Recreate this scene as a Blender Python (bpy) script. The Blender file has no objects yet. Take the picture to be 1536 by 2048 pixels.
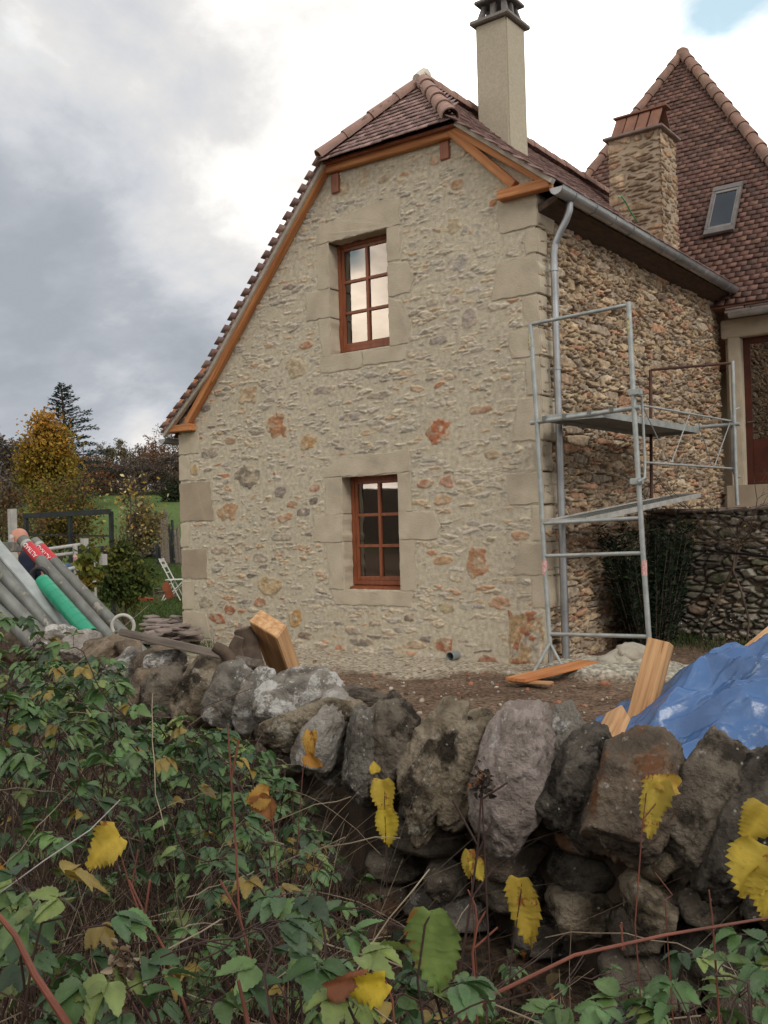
import bpy, bmesh, math, random
import numpy as np
from mathutils import Vector, Matrix, noise as mnoise
R = math.radians
rnd = random.Random(7)
rng = np.random.default_rng(7)
SC = bpy.context.scene
COL = SC.collection

# ------------------------------------------------------------------ camera
FPX = 1956.0                                   # focal length in pixels of the 1536x2048 photograph
Fh = np.array([-.596, .803, 0.]); Fh /= np.linalg.norm(Fh)
Rh = np.array([Fh[1], -Fh[0], 0.]); UP = np.array([0, 0, 1.])
CAM = np.array([5.11, -9.906, 1.63])
_roll, _pit = .028, math.atan(27 / FPX)
fw = Fh * math.cos(_pit) + UP * math.sin(_pit)
up0 = UP * math.cos(_pit) - Fh * math.sin(_pit)
cx = Rh * math.cos(_roll) - up0 * math.sin(_roll)
cy = up0 * math.cos(_roll) + Rh * math.sin(_roll)
cd = bpy.data.cameras.new("camera"); cam = bpy.data.objects.new("camera", cd); COL.objects.link(cam)
cd.sensor_fit = 'VERTICAL'; cd.sensor_height = 24; cd.lens = 24 * FPX / 2048
cd.clip_start = .05; cd.clip_end = 5000
M4 = Matrix.Identity(4)
for i in range(3):
    M4[i][0] = cx[i]; M4[i][1] = cy[i]; M4[i][2] = -fw[i]; M4[i][3] = CAM[i]
cam.matrix_world = M4
SC.camera = cam

def ray(px, py): return fw + cx * (px - 768) / FPX - cy * (py - 1024) / FPX
def pl(px, py, ax, v):                          # where the sight line meets the plane x|y|z = v
    d = ray(px, py); return CAM + d * (v - CAM[ax]) / d[ax]
def Dp(px, py, dep): return CAM + ray(px, py) * dep
def rp(px, py, p0, n):
    d = ray(px, py); n = np.array(n, float); return CAM + d * (np.dot(np.array(p0) - CAM, n) / np.dot(d, n))
def cw(l, d, z): p = CAM + Rh * l + Fh * d; return np.array([p[0], p[1], z])
def proj(P):
    d = np.array(P, float) - CAM; z = d @ fw
    return 768 + FPX * (d @ cx) / z, 1024 - FPX * (d @ cy) / z

# ------------------------------------------------------------------ light
SC.view_settings.view_transform = 'Standard'; SC.view_settings.look = 'None'
SC.view_settings.gamma = 1; SC.view_settings.exposure = 0.60
SUN_EL, SUN_AZ = 38, 118                        # azimuth clockwise from +Y
sd = bpy.data.lights.new("sun", 'SUN'); so = bpy.data.objects.new("sun", sd); COL.objects.link(so)
sd.energy = 0.9; sd.angle = R(18); sd.color = (1, .95, .87)
sv = Vector((math.sin(R(SUN_AZ)) * math.cos(R(SUN_EL)), math.cos(R(SUN_AZ)) * math.cos(R(SUN_EL)), math.sin(R(SUN_EL))))
so.rotation_euler = sv.to_track_quat('Z', 'Y').to_euler()

W = bpy.data.worlds.new("World"); SC.world = W; W.use_nodes = True
nt = W.node_tree; nt.nodes.clear()
def N(t, **k):
    n = nt.nodes.new(t)
    for a, b in k.items(): setattr(n, a, b)
    return n
def L(a, b): nt.links.new(a, b)
def MA(op, a, b=None, c=None, clamp=False):
    n = N('ShaderNodeMath', operation=op); n.use_clamp = clamp
    for i, v in enumerate((a, b, c)):
        if v is None: continue
        if isinstance(v, (int, float)): n.inputs[i].default_value = v
        else: L(v, n.inputs[i])
    return n.outputs[0]
def VM(op, a, b=None):
    n = N('ShaderNodeVectorMath', operation=op)
    for i, v in enumerate((a, b)):
        if v is None: continue
        if isinstance(v, (tuple, list, np.ndarray)): n.inputs[i].default_value = tuple(v)
        else: L(v, n.inputs[i])
    return n
out = N('ShaderNodeOutputWorld'); bg = N('ShaderNodeBackground'); bg.inputs[1].default_value = .1
sky = N('ShaderNodeTexSky', sky_type='NISHITA'); sky.sun_disc = False
sky.sun_elevation = R(SUN_EL); sky.sun_rotation = R(SUN_AZ)
tc = N('ShaderNodeTexCoord'); sep = N('ShaderNodeSeparateXYZ'); L(tc.outputs['Generated'], sep.inputs[0])
zz = MA('ADD', MA('MAXIMUM', sep.outputs[2], 0.0), .35)
cmb = N('ShaderNodeCombineXYZ'); L(MA('DIVIDE', sep.outputs[0], zz), cmb.inputs[0]); L(MA('DIVIDE', sep.outputs[1], zz), cmb.inputs[1])
def noise_(vec, scale, det, off=(0, 0, 0), rough=.55, dist=0.):
    a = VM('ADD', vec, off); n = N('ShaderNodeTexNoise'); L(a.outputs[0], n.inputs['Vector'])
    n.inputs['Scale'].default_value = scale; n.inputs['Detail'].default_value = det
    n.inputs['Roughness'].default_value = rough; n.inputs['Distortion'].default_value = dist
    return n.outputs['Fac']
n1 = noise_(cmb.outputs[0], 1.7, 9, (3.1, 1.7, 0), .58, .25)
n2 = noise_(cmb.outputs[0], .8, 4, (9.3, 4.1, 0), .5)
n3 = noise_(cmb.outputs[0], 2.6, 6, (1.2, 7.7, 0), .55, .3)
def lobe(px, py, w, flip=False):                # a broad bank of cloud in one part of the sky
    d = ray(px, py) * (1, -1 if flip else 1, 1); d = d / np.linalg.norm(d)
    dt = VM('DOT_PRODUCT', tc.outputs['Generated'], d).outputs['Value']
    ang = MA('ARCCOSINE', MA('MINIMUM', dt, .99999))
    return MA('SUBTRACT', 1.0, MA('DIVIDE', ang, w, clamp=True))
t = MA('ADD', MA('MULTIPLY', MA('SUBTRACT', n1, .5), 2.4), MA('MULTIPLY', MA('SUBTRACT', n2, .5), .6))
t = MA('ADD', t, .72)
t = MA('ADD', t, MA('MULTIPLY', lobe(120, 660, .38), -.62))
t = MA('ADD', t, MA('MULTIPLY', lobe(-500, 500, .5), -.5))
t = MA('ADD', t, MA('MULTIPLY', lobe(230, 190, .26), -.22))
t = MA('ADD', t, MA('MULTIPLY', lobe(470, 330, .16), .36))
t = MA('ADD', t, MA('MULTIPLY', lobe(1250, 150, .44), .50))
t = MA('ADD', t, MA('MULTIPLY', lobe(280, 880, .05), .40))
t = MA('ADD', t, MA('MULTIPLY', lobe(60, 120, .12), .30), clamp=False)
t = MA('ADD', t, MA('MULTIPLY', lobe(720, 620, .16, True), .45))
cr = N('ShaderNodeValToRGB'); L(t, cr.inputs[0]); e = cr.color_ramp
e.elements[0].position = 0; e.elements[0].color = (.26, .285, .325, 1)
e.elements[1].position = 1; e.elements[1].color = (1, 1, 1, 1)
for p, c in ((.20, (.31, .335, .38, 1)), (.42, (.43, .45, .49, 1)), (.62, (.53, .53, .54, 1)), (.82, (.74, .73, .72, 1))):
    q = e.elements.new(p); q.color = c
# clouds are brighter high up and towards the hidden sun
boost = MA('ADD', 1.0, MA('MULTIPLY', MA('MULTIPLY', MA('SUBTRACT', t, .88, clamp=True), 4.2), 1.0))
cloud = VM('SCALE', cr.outputs[0]); L(MA('MULTIPLY', boost, 10.0), cloud.inputs['Scale'])
warm0 = VM('MULTIPLY', cloud.outputs[0], (1.0, .985, .955))
wm = N('ShaderNodeMix', data_type='RGBA'); L(lobe(720, 700, .5, True), wm.inputs['Factor']); L(warm0.outputs[0], wm.inputs[6]); L(VM('MULTIPLY', cloud.outputs[0], (1.08, .90, .72)).outputs[0], wm.inputs[7])
warm = wm
gap = N('ShaderNodeMapRange'); gap.inputs[1].default_value = .62; gap.inputs[2].default_value = .80
gapv = MA('ADD', n3, MA('ADD', MA('MULTIPLY', lobe(1440, 10, .13), .36), MA('ADD', MA('MULTIPLY', lobe(-20, 20, .08), .0), MA('MULTIPLY', lobe(700, 500, .035, True), .30))))
L(gapv, gap.inputs[0])
gfac = MA('MULTIPLY', MA('MULTIPLY', gap.outputs[0], .95), MA('MULTIPLY', MA('SUBTRACT', t, .55), 5.0, clamp=True))
blue = VM('SCALE', sky.outputs[0]); blue.inputs['Scale'].default_value = .5
mixs = N('ShaderNodeMix', data_type='RGBA'); L(gfac, mixs.inputs['Factor'])
L(warm.outputs[2], mixs.inputs[6])
blue2 = VM('ADD', blue.outputs[0], (3.0, 4.0, 4.2)); L(blue2.outputs[0], mixs.inputs[7])
L(mixs.outputs[2], bg.inputs[0]); L(bg.outputs[0], out.inputs[0])

# ------------------------------------------------------------------ materials
def mat(name, c1, c2=None, scale=6., rough=.85, bump=.3, bscale=40., attr=False, metal=0., spec=.3, detail=6.,
        stretch=(1, 1, 1), c3=None, s3=2.5, t3=.62, transl=0., bdist=.01, var=.35, ramp=(.35, .65)):
    m = bpy.data.materials.new(name); m.use_nodes = True; t = m.node_tree; b = t.nodes['Principled BSDF']
    def n(k, **kw):
        x = t.nodes.new(k)
        for a, v in kw.items(): setattr(x, a, v)
        return x
    lk = t.links.new
    tcn = n('ShaderNodeTexCoord'); mp = n('ShaderNodeMapping'); mp.inputs['Scale'].default_value = stretch
    lk(tcn.outputs['Object'], mp.inputs[0])
    nz = n('ShaderNodeTexNoise'); nz.inputs['Scale'].default_value = scale; nz.inputs['Detail'].default_value = detail
    lk(mp.outputs[0], nz.inputs[0])
    mr = n('ShaderNodeMapRange'); mr.inputs[1].default_value = ramp[0]; mr.inputs[2].default_value = ramp[1]; lk(nz.outputs[0], mr.inputs[0])
    if attr:
        at = n('ShaderNodeAttribute'); at.attribute_name = 'Col'
        f = n('ShaderNodeMapRange'); f.inputs[3].default_value = 1 - var; f.inputs[4].default_value = 1 + var
        lk(mr.outputs[0], f.inputs[0])
        sc = n('ShaderNodeVectorMath', operation='SCALE'); lk(at.outputs['Color'], sc.inputs[0]); lk(f.outputs[0], sc.inputs['Scale'])
        col = sc.outputs[0]
    else:
        c2 = c2 or tuple(v * .7 for v in c1)
        mx = n('ShaderNodeMix', data_type='RGBA'); lk(mr.outputs[0], mx.inputs['Factor'])
        mx.inputs[6].default_value = (*c1, 1); mx.inputs[7].default_value = (*c2, 1); col = mx.outputs[2]
    if c3:
        nz3 = n('ShaderNodeTexNoise'); nz3.inputs['Scale'].default_value = s3; nz3.inputs['Detail'].default_value = 8
        nz3.inputs['Roughness'].default_value = .68; lk(mp.outputs[0], nz3.inputs[0])
        m3 = n('ShaderNodeMapRange'); m3.inputs[1].default_value = t3; m3.inputs[2].default_value = t3 + .05; lk(nz3.outputs[0], m3.inputs[0])
        mx3 = n('ShaderNodeMix', data_type='RGBA'); lk(m3.outputs[0], mx3.inputs['Factor']); lk(col, mx3.inputs[6])
        mx3.inputs[7].default_value = (*c3, 1); col = mx3.outputs[2]
    lk(col, b.inputs['Base Color'])
    b.inputs['Roughness'].default_value = rough; b.inputs['Metallic'].default_value = metal
    b.inputs['Specular IOR Level'].default_value = spec
    if bump:
        nb = n('ShaderNodeTexNoise'); nb.inputs['Scale'].default_value = bscale; nb.inputs['Detail'].default_value = 8
        nb.inputs['Roughness'].default_value = .65; lk(mp.outputs[0], nb.inputs[0])
        bp = n('ShaderNodeBump'); bp.inputs['Strength'].default_value = bump; bp.inputs['Distance'].default_value = bdist
        lk(nb.outputs[0], bp.inputs['Height']); lk(bp.outputs[0], b.inputs['Normal'])
    if transl:
        tr = n('ShaderNodeBsdfTranslucent'); lk(col, tr.inputs[0]); ms = n('ShaderNodeMixShader'); ms.inputs[0].default_value = transl
        o = t.nodes['Material Output']; lk(b.outputs[0], ms.inputs[1]); lk(tr.outputs[0], ms.inputs[2]); lk(ms.outputs[0], o.inputs[0])
    return m
MT = dict(
    gable=mat('gable_stone', (1, 1, 1), attr=True, var=.16, scale=18, bump=.55, bscale=55, bdist=.012, rough=.95, spec=.15),
    rubble=mat('rubble_stone', (1, 1, 1), attr=True, var=.28, scale=14, bump=.7, bscale=45, bdist=.014, rough=.95, spec=.15),
    ashlar=mat('dressed_sandstone', (.50, .435, .335), (.41, .35, .262), scale=3.5, bump=.8, bscale=55, bdist=.008, rough=.95, spec=.1, c3=(.37, .33, .265), s3=3.5, t3=.60),
    ashlarb=mat('dressed_brown_stone', (.38, .31, .23), (.31, .25, .185), scale=3, bump=.8, bscale=55, bdist=.008, rough=.95, spec=.1),
    wood=mat('new_timber', (.56, .25, .095), (.38, .145, .055), scale=2.2, stretch=(.7, 14, 14), bump=.25, bscale=12, rough=.65, c3=(.20, .08, .035), s3=.9, t3=.68),
    sawn=mat('sawn_timber', (.56, .34, .17), (.36, .185, .08), scale=2.2, stretch=(.8, 16, 16), bump=.35, bscale=10, rough=.75, c3=(.24, .10, .04), s3=.9, t3=.63),
    sawnend=mat('sawn_timber_end', (.42, .26, .13), (.30, .17, .085), scale=9, bump=.25, bscale=70, rough=.8, c3=(.18, .09, .05), s3=6, t3=.6),
    win=mat('stained_window_wood', (.27, .088, .038), (.20, .058, .027), scale=5, stretch=(4, 4, 1), bump=.08, bscale=60, rough=.42, spec=.4),
    tiles=mat('clay_tiles', (1, 1, 1), attr=True, var=.25, scale=9, bump=.3, bscale=70, bdist=.005, rough=.8, c3=(.13, .10, .075), s3=3, t3=.66),
    hip=mat('half_round_tiles', (.33, .205, .165), (.25, .16, .13), scale=6, bump=.3, bscale=60, rough=.85, c3=(.36, .31, .26), s3=5, t3=.62),
    hipold=mat('old_half_round_tiles', (.27, .155, .115), (.18, .115, .09), scale=6, bump=.4, bscale=60, rough=.9, c3=(.27, .23, .17), s3=5, t3=.6),
    mortar=mat('verge_mortar', (.58, .53, .45), (.48, .44, .37), scale=8, bump=.4, bscale=60),
    render=mat('chimney_render', (.47, .42, .325), (.40, .355, .27), scale=38, bump=.8, bscale=110, bdist=.012, rough=.95, spec=.1),
    slabg=mat('grey_concrete', (.24, .22, .20), (.18, .165, .15), scale=6, bump=.3),
    clay=mat('brown_clay', (.24, .115, .075), (.17, .085, .06), scale=5, bump=.3, c3=(.12, .09, .07), s3=4, t3=.62),
    zinc=mat('zinc', (.40, .41, .42), (.27, .28, .29), scale=4, stretch=(1, .6, 1), bump=.05, rough=.42, metal=.75, spec=.5),
    galv=mat('galvanised_steel', (.40, .42, .41), (.29, .31, .30), scale=9, bump=.1, rough=.55, metal=.45, c3=(.32, .30, .26), s3=7, t3=.63),
    galvd=mat('dull_steel', (.20, .205, .19), (.12, .12, .105), scale=9, bump=.3, bscale=60, rough=.6, metal=.35, c3=(.28, .26, .22), s3=9, t3=.58, stretch=(1, 1, .5)),
    rust=mat('rusty_steel', (.12, .065, .05), (.08, .045, .04), scale=9, bump=.2, rough=.85),
    pink=mat('faded_label', (.60, .40, .38), (.48, .22, .20), scale=60, bump=0, rough=.6, ramp=(.45, .55)),
    ylabel=mat('worn_yellow_label', (.55, .47, .25), (.20, .19, .12), scale=55, bump=0, rough=.6, ramp=(.45, .55)),
    darkwood=mat('dark_wood', (.085, .055, .035), (.05, .033, .024), scale=5, stretch=(4, 1, 4), bump=.3),
    doorw=mat('door_wood', (.085, .024, .014), (.055, .017, .011), scale=5, bump=.1, rough=.4),
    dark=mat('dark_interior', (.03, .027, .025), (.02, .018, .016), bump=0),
    soil=mat('ground_soil', (1, 1, 1), attr=True, var=.5, scale=24, bump=1.0, bscale=38, bdist=.025, rough=1, spec=.1),
    lime=mat('lime_heap', (.47, .43, .35), (.36, .32, .255), scale=5, bump=1., bscale=30, bdist=.02, rough=1),
    tarp=mat('blue_tarpaulin', (.024, .080, .215), (.040, .115, .28), scale=3.5, bump=.35, bscale=22, bdist=.015, rough=.24, spec=.8, c3=(.17, .24, .33), s3=3.2, t3=.59),
    bark=mat('bark', (.13, .092, .066), (.055, .04, .03), scale=10, stretch=(1, 1, .4), bump=.9, bscale=25, bdist=.02, rough=1),
    oldwood=mat('weathered_plank', (.23, .19, .155), (.11, .09, .075), scale=3, stretch=(1, 14, 14), bump=.5, bscale=35, rough=.95),
    logcut=mat('cut_log_end', (.17, .12, .08), (.10, .07, .05), scale=9, bump=.4, rough=.95),
    leafm=mat('leaf', (1, 1, 1), attr=True, var=.22, scale=26, bump=.25, bscale=160, rough=.42, spec=.45, transl=.25),
    vinem=mat('vine_leaf', (1, 1, 1), attr=True, var=.18, scale=18, bump=.2, bscale=120, rough=.6, spec=.25, transl=.35, c3=(.26, .10, .03), s3=26, t3=.575),
    folm=mat('distant_leaf', (1, 1, 1), attr=True, var=.12, scale=1, bump=0, rough=.8, spec=.1, transl=.25),
    cane=mat('bramble_cane', (.055, .026, .022), (.035, .022, .018), scale=20, bump=.2, rough=.6),
    redcane=mat('red_stem', (.20, .065, .042), (.11, .045, .032), scale=12, bump=.2, rough=.55),
    straw=mat('dry_stalk', (1, 1, 1), attr=True, var=.2, scale=12, bump=0, rough=.9),
    straw2=mat('pale_twig', (.30, .25, .18), (.16, .11, .075), scale=9, bump=0, rough=.9),
    terracotta=mat('terracotta', (.40, .125, .06), (.29, .085, .045), scale=6, bump=.2),
    slate=mat('stone_slabs', (.19, .145, .125), (.26, .21, .18), scale=5, bump=.5),
    whitem=mat('white_paint', (.68, .67, .63), (.58, .57, .53), scale=8, bump=.05, rough=.5),
    whitish=mat('weathered_white', (.42, .41, .38), (.30, .29, .27), scale=8, bump=.1, rough=.7),
    greenp=mat('green_plastic', (.012, .27, .15), (.010, .20, .115), scale=5, bump=.05, rough=.4, spec=.5),
    redlab=mat('red_label', (.50, .035, .045), (.42, .03, .04), scale=5, bump=0, rough=.5),
    whitelab=mat('white_lettering', (.75, .73, .70), (.68, .66, .64), bump=0, rough=.6),
    rubber=mat('black_rubber', (.02, .02, .022), (.035, .035, .035), scale=8, bump=.2, rough=.6),
    blackp=mat('black_plastic', (.012, .012, .013), (.02, .02, .02), bump=.05, rough=.35),
    skin=mat('skin', (.50, .24, .17), (.42, .19, .13), scale=9, bump=.05, rough=.55),
    hair=mat('white_hair', (.52, .49, .46), (.38, .36, .34), scale=30, bump=.5, bscale=90, rough=.9),
    navy=mat('navy_cloth', (.018, .024, .045), (.012, .016, .03), scale=9, bump=.4, bscale=20, bdist=.02, rough=.95),
    jeans=mat('denim', (.055, .10, .18), (.035, .07, .13), scale=9, bump=.3, bscale=30, bdist=.01, rough=.95),
    hose=mat('pale_hose', (.42, .41, .36), (.34, .33, .29), bump=.1, rough=.6),
    pvc=mat('grey_pvc', (.22, .24, .24), (.18, .19, .19), bump=.05, rough=.45),
    fencem=mat('dark_green_metal', (.025, .032, .03), (.016, .02, .02), bump=.1, rough=.6),
    blind=mat('pale_blind', (.55, .56, .60), (.50, .51, .55), bump=0),
    lead=mat('lead_flashing', (.17, .15, .145), (.12, .11, .105), scale=6, bump=.3, rough=.6),
)
MT['glass'] = bpy.data.materials.new('window_glass'); MT['glass'].use_nodes = True
def mkglass(m, fac, tint, base):
    t = m.node_tree; t.nodes.clear(); o = t.nodes.new('ShaderNodeOutputMaterial')
    g = t.nodes.new('ShaderNodeBsdfGlossy'); g.inputs['Roughness'].default_value = .015; g.inputs[0].default_value = (*tint, 1)
    d = t.nodes.new('ShaderNodeBsdfTransparent'); d.inputs[0].default_value = (*base, 1)
    lw = t.nodes.new('ShaderNodeFresnel'); lw.inputs[0].default_value = fac
    nz = t.nodes.new('ShaderNodeTexNoise'); nz.inputs['Scale'].default_value = 1.6; bp = t.nodes.new('ShaderNodeBump')
    bp.inputs['Strength'].default_value = .02; bp.inputs['Distance'].default_value = .02
    tcn = t.nodes.new('ShaderNodeTexCoord'); t.links.new(tcn.outputs['Object'], nz.inputs[0])
    t.links.new(nz.outputs[0], bp.inputs['Height']); t.links.new(bp.outputs[0], g.inputs['Normal'])
    x = t.nodes.new('ShaderNodeMixShader'); t.links.new(lw.outputs[0], x.inputs[0]); t.links.new(d.outputs[0], x.inputs[1])
    t.links.new(g.outputs[0], x.inputs[2]); t.links.new(x.outputs[0], o.inputs[0])
mkglass(MT['glass'], 2.6, (1, .97, .93), (.5, .5, .5))
MT['glassd'] = bpy.data.materials.new('dim_glass'); MT['glassd'].use_nodes = True; mkglass(MT['glassd'], 1.55, (.75, .85, 1), (.6, .62, .7))

# ------------------------------------------------------------------ object helpers
def tag(o, label=None, cat=None, group=None, kind=None):
    if label: o['label'] = label
    if cat: o['category'] = cat
    if group: o['group'] = group
    if kind: o['kind'] = kind
    return o
def empty(name, loc=(0, 0, 0), label=None, cat=None, group=None):
    o = bpy.data.objects.new(name, None); o.empty_display_size = .1; COL.objects.link(o); o.location = tuple(loc)
    return tag(o, label, cat, group)
def link(name, me, m, parent=None, smooth=False):
    o = bpy.data.objects.new(name, me); COL.objects.link(o)
    if m: me.materials.append(MT[m] if isinstance(m, str) else m)
    if smooth: me.polygons.foreach_set('use_smooth', [True] * len(me.polygons))
    if parent is not None:
        o.parent = parent; base = parent; loc = Vector((0, 0, 0))
        while base is not None: loc += base.location; base = base.parent
        o.location = -loc                       # meshes are modelled in world coordinates
    return o
def npmesh(name, V, F, col=None):
    V = np.asarray(V, np.float32); F = np.asarray(F, np.int32); k = F.shape[1]
    me = bpy.data.meshes.new(name); me.vertices.add(len(V)); me.vertices.foreach_set('co', V.ravel())
    me.loops.add(F.size); me.loops.foreach_set('vertex_index', F.ravel()); me.polygons.add(len(F))
    me.polygons.foreach_set('loop_start', np.arange(0, F.size, k, dtype=np.int32))
    me.polygons.foreach_set('loop_total', np.full(len(F), k, np.int32))
    me.update(calc_edges=True)
    if col is not None:
        a = me.color_attributes.new('Col', 'FLOAT_COLOR', 'POINT')
        c = np.ones((len(V), 4), np.float32); c[:, :3] = col; a.data.foreach_set('color', c.ravel())
    return me
def addcol(me, c):
    a = me.color_attributes.new('Col', 'FLOAT_COLOR', 'POINT'); n = len(me.vertices)
    x = np.ones((n, 4), np.float32); x[:, :3] = c; a.data.foreach_set('color', x.ravel())
class MB:
    def __init__(s): s.v = []; s.f = []
    def add(s, V, F):
        o = len(s.v); s.v += [tuple(map(float, p)) for p in V]; s.f += [tuple(i + o for i in f) for f in F]
    def box(s, p0, p1):
        (a, b, c), (d, e, f) = p0, p1
        s.add([(a, b, c), (d, b, c), (d, e, c), (a, e, c), (a, b, f), (d, b, f), (d, e, f), (a, e, f)],
              [(0, 3, 2, 1), (4, 5, 6, 7), (0, 1, 5, 4), (1, 2, 6, 5), (2, 3, 7, 6), (3, 0, 4, 7)])
    def hexa(s, q0, q1):                        # two matching quads
        s.add(list(q0) + list(q1), [(0, 3, 2, 1), (4, 5, 6, 7), (0, 1, 5, 4), (1, 2, 6, 5), (2, 3, 7, 6), (3, 0, 4, 7)])
    def bar(s, a, b, w, h, up=(0, 0, 1)):
        a = Vector(a); b = Vector(b); d = (b - a).normalized(); up = Vector(up)
        x = d.cross(up); x = x.normalized() if x.length > 1e-4 else Vector((1, 0, 0)); y = x.cross(d).normalized()
        q = [(-w / 2, -h / 2), (w / 2, -h / 2), (w / 2, h / 2), (-w / 2, h / 2)]
        s.hexa([a + x * i + y * j for i, j in q], [b + x * i + y * j for i, j in q])
    def tube(s, pts, r, n=8, cap=True, half=None):
        pts = [Vector(p) for p in pts]; m = len(pts); rs = r if isinstance(r, (list, tuple, np.ndarray)) else [r] * m
        V = []; F = []; px = None
        for i, p in enumerate(pts):
            d = (pts[min(i + 1, m - 1)] - pts[max(i - 1, 0)]).normalized()
            if px is None: px = d.orthogonal().normalized()
            else:
                px = (px - d * px.dot(d)); px = px.normalized() if px.length > 1e-6 else d.orthogonal().normalized()
            py = d.cross(px)
            for k in range(n):
                a = 2 * math.pi * k / n; V.append(p + (px * math.cos(a) + py * math.sin(a)) * rs[i])
        for i in range(m - 1):
            for k in range(n):
                k2 = (k + 1) % n; F.append((i * n + k, i * n + k2, (i + 1) * n + k2, (i + 1) * n + k))
        if cap: F.append(tuple(range(n - 1, -1, -1))); F.append(tuple((m - 1) * n + k for k in range(n)))
        s.add(V, F)
    def pipe(s, a, b, r, t=.004, n=20):         # open-ended hollow tube
        a = Vector(a); b = Vector(b); d = (b - a).normalized(); x = d.orthogonal().normalized(); y = d.cross(x)
        V = []
        for p, q in ((a, r), (b, r), (b, r - t), (a, r - t)):
            for k in range(n):
                an = 2 * math.pi * k / n; V.append(p + (x * math.cos(an) + y * math.sin(an)) * q)
        F = [(i * n + k, i * n + (k + 1) % n, ((i + 1) % 4) * n + (k + 1) % n, ((i + 1) % 4) * n + k) for i in range(4) for k in range(n)]
        s.add(V, F)
    def build(s, name, m, parent=None, bevel=0, smooth=False, seg=2):
        me = bpy.data.meshes.new(name); me.from_pydata(s.v, [], s.f); me.update()
        bm = bmesh.new(); bm.from_mesh(me)
        bmesh.ops.recalc_face_normals(bm, faces=bm.faces)
        if bevel: bmesh.ops.bevel(bm, geom=list(bm.edges), offset=bevel, segments=seg, affect='EDGES', clamp_overlap=True)
        bm.to_mesh(me); bm.free()
        o = link(name, me, m, parent, smooth)
        if smooth:
            try: me.set_sharp_from_angle(angle=R(40))
            except Exception: pass
        return o

def align(o, a, b):
    """give a mesh its own axes, x along a-b, so that the grain runs with the timber"""
    d = (Vector(b) - Vector(a)).normalized(); q = d.to_track_quat('X', 'Z').to_matrix().to_4x4(); M = Matrix.Translation(Vector(a)) @ q
    o.data.transform(M.inverted()); o.matrix_local = Matrix.Translation(o.location) @ M; return o

# ------------------------------------------------------------------ numpy noise
_T = rng.random((8, 256, 256)).astype(np.float32)
def vn(x, y, s=0):
    xi = np.floor(x).astype(int); yi = np.floor(y).astype(int); fx = x - xi; fy = y - yi
    fx = fx * fx * (3 - 2 * fx); fy = fy * fy * (3 - 2 * fy); T = _T[s % 8]; o = (s // 8) * 37
    g = lambda i, j: T[(i + o) & 255, (j + o) & 255]
    return (g(xi, yi) * (1 - fx) + g(xi + 1, yi) * fx) * (1 - fy) + (g(xi, yi + 1) * (1 - fx) + g(xi + 1, yi + 1) * fx) * fy
def fbm(x, y, o=4, s=0):
    a = 0; w = 1; tot = 0
    for i in range(o):
        a = a + w * (vn(x, y, s + i) - .5); tot += w; w *= .5; x = x * 2.03 + 5.1; y = y * 2.03 + 9.7
    return a / tot * 2
def sm(x, a, b):
    t = np.clip((x - a) / (b - a), 0, 1); return t * t * (3 - 2 * t)
def voro(X, Z, sx, sz, s, warp=.03, jit=.42, wt=.55):
    """irregular stone cells: (edge distance in cells, 4 random numbers per stone, offset from its middle)"""
    Xw = X + warp * fbm(X / .16, Z / .10, 3, s) ; Zw = Z + warp * .5 * fbm(X / .22, Z / .09, 3, s + 3)
    v = Zw / sz; u0 = Xw / sx
    f1 = np.full(X.shape, 9.); f2 = f1.copy(); rr = [np.zeros(X.shape) for _ in range(4)]; ox = np.zeros(X.shape); oz = ox.copy()
    vj = np.floor(v).astype(int)
    for dj in (-1, 0, 1, 2, -2):
        j = vj + dj; sh = _T[5][(j * 7 + s) & 255, (j * 3) & 255] * 1.0; u = u0 + sh; ui = np.floor(u).astype(int)
        for di in (-1, 0, 1):
            i = ui + di; h = lambda k: _T[k][(i + 11 * s) & 255, (j + 5 * s) & 255]
            px = i + .5 + (h(0) - .5) * 2 * jit; pz = j + .5 + (h(1) - .5) * 2 * jit
            dx = u - px; dz = v - pz; d = np.sqrt((dx) ** 2 + dz ** 2) - wt * (h(2) - .5)
            nw = d < f1; f2 = np.where(nw, f1, np.minimum(f2, d)); f1 = np.where(nw, d, f1)
            for k, q in enumerate((3, 4, 6, 7)): rr[k] = np.where(nw, h(q), rr[k])
            ox = np.where(nw, dx, ox); oz = np.where(nw, dz, oz)
    return f2 - f1, rr, ox, oz
def pick(r, pal):
    pal = np.array(pal); i = np.clip((r * len(pal)).astype(int), 0, len(pal) - 1); return pal[i]
def sheet(name, X, Z, H, C, org, u, v, n, keep, m, parent, thick=0):
    """height-field wall face as a mesh"""
    org, u, v, n = map(np.array, (org, u, v, n)); nz, nx = X.shape
    V = org + X[..., None] * u + Z[..., None] * v + H[..., None] * n
    idx = np.arange(nx * nz).reshape(nz, nx); a = idx[:-1, :-1]; b = idx[:-1, 1:]; c = idx[1:, 1:]; d = idx[1:, :-1]
    F = np.stack([a, b, c, d], -1)
    if np.dot(np.cross(u, v), n) < 0: F = F[..., ::-1]
    k = keep[:-1, :-1] & keep[:-1, 1:] & keep[1:, 1:] & keep[1:, :-1]
    F = F[k]; used = np.unique(F); mp = np.zeros(nx * nz, np.int64); mp[used] = np.arange(len(used))
    me = npmesh(name, V.reshape(-1, 3)[used], mp[F], C.reshape(-1, 3)[used])
    o = link(name, me, m, parent, True); return o

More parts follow.
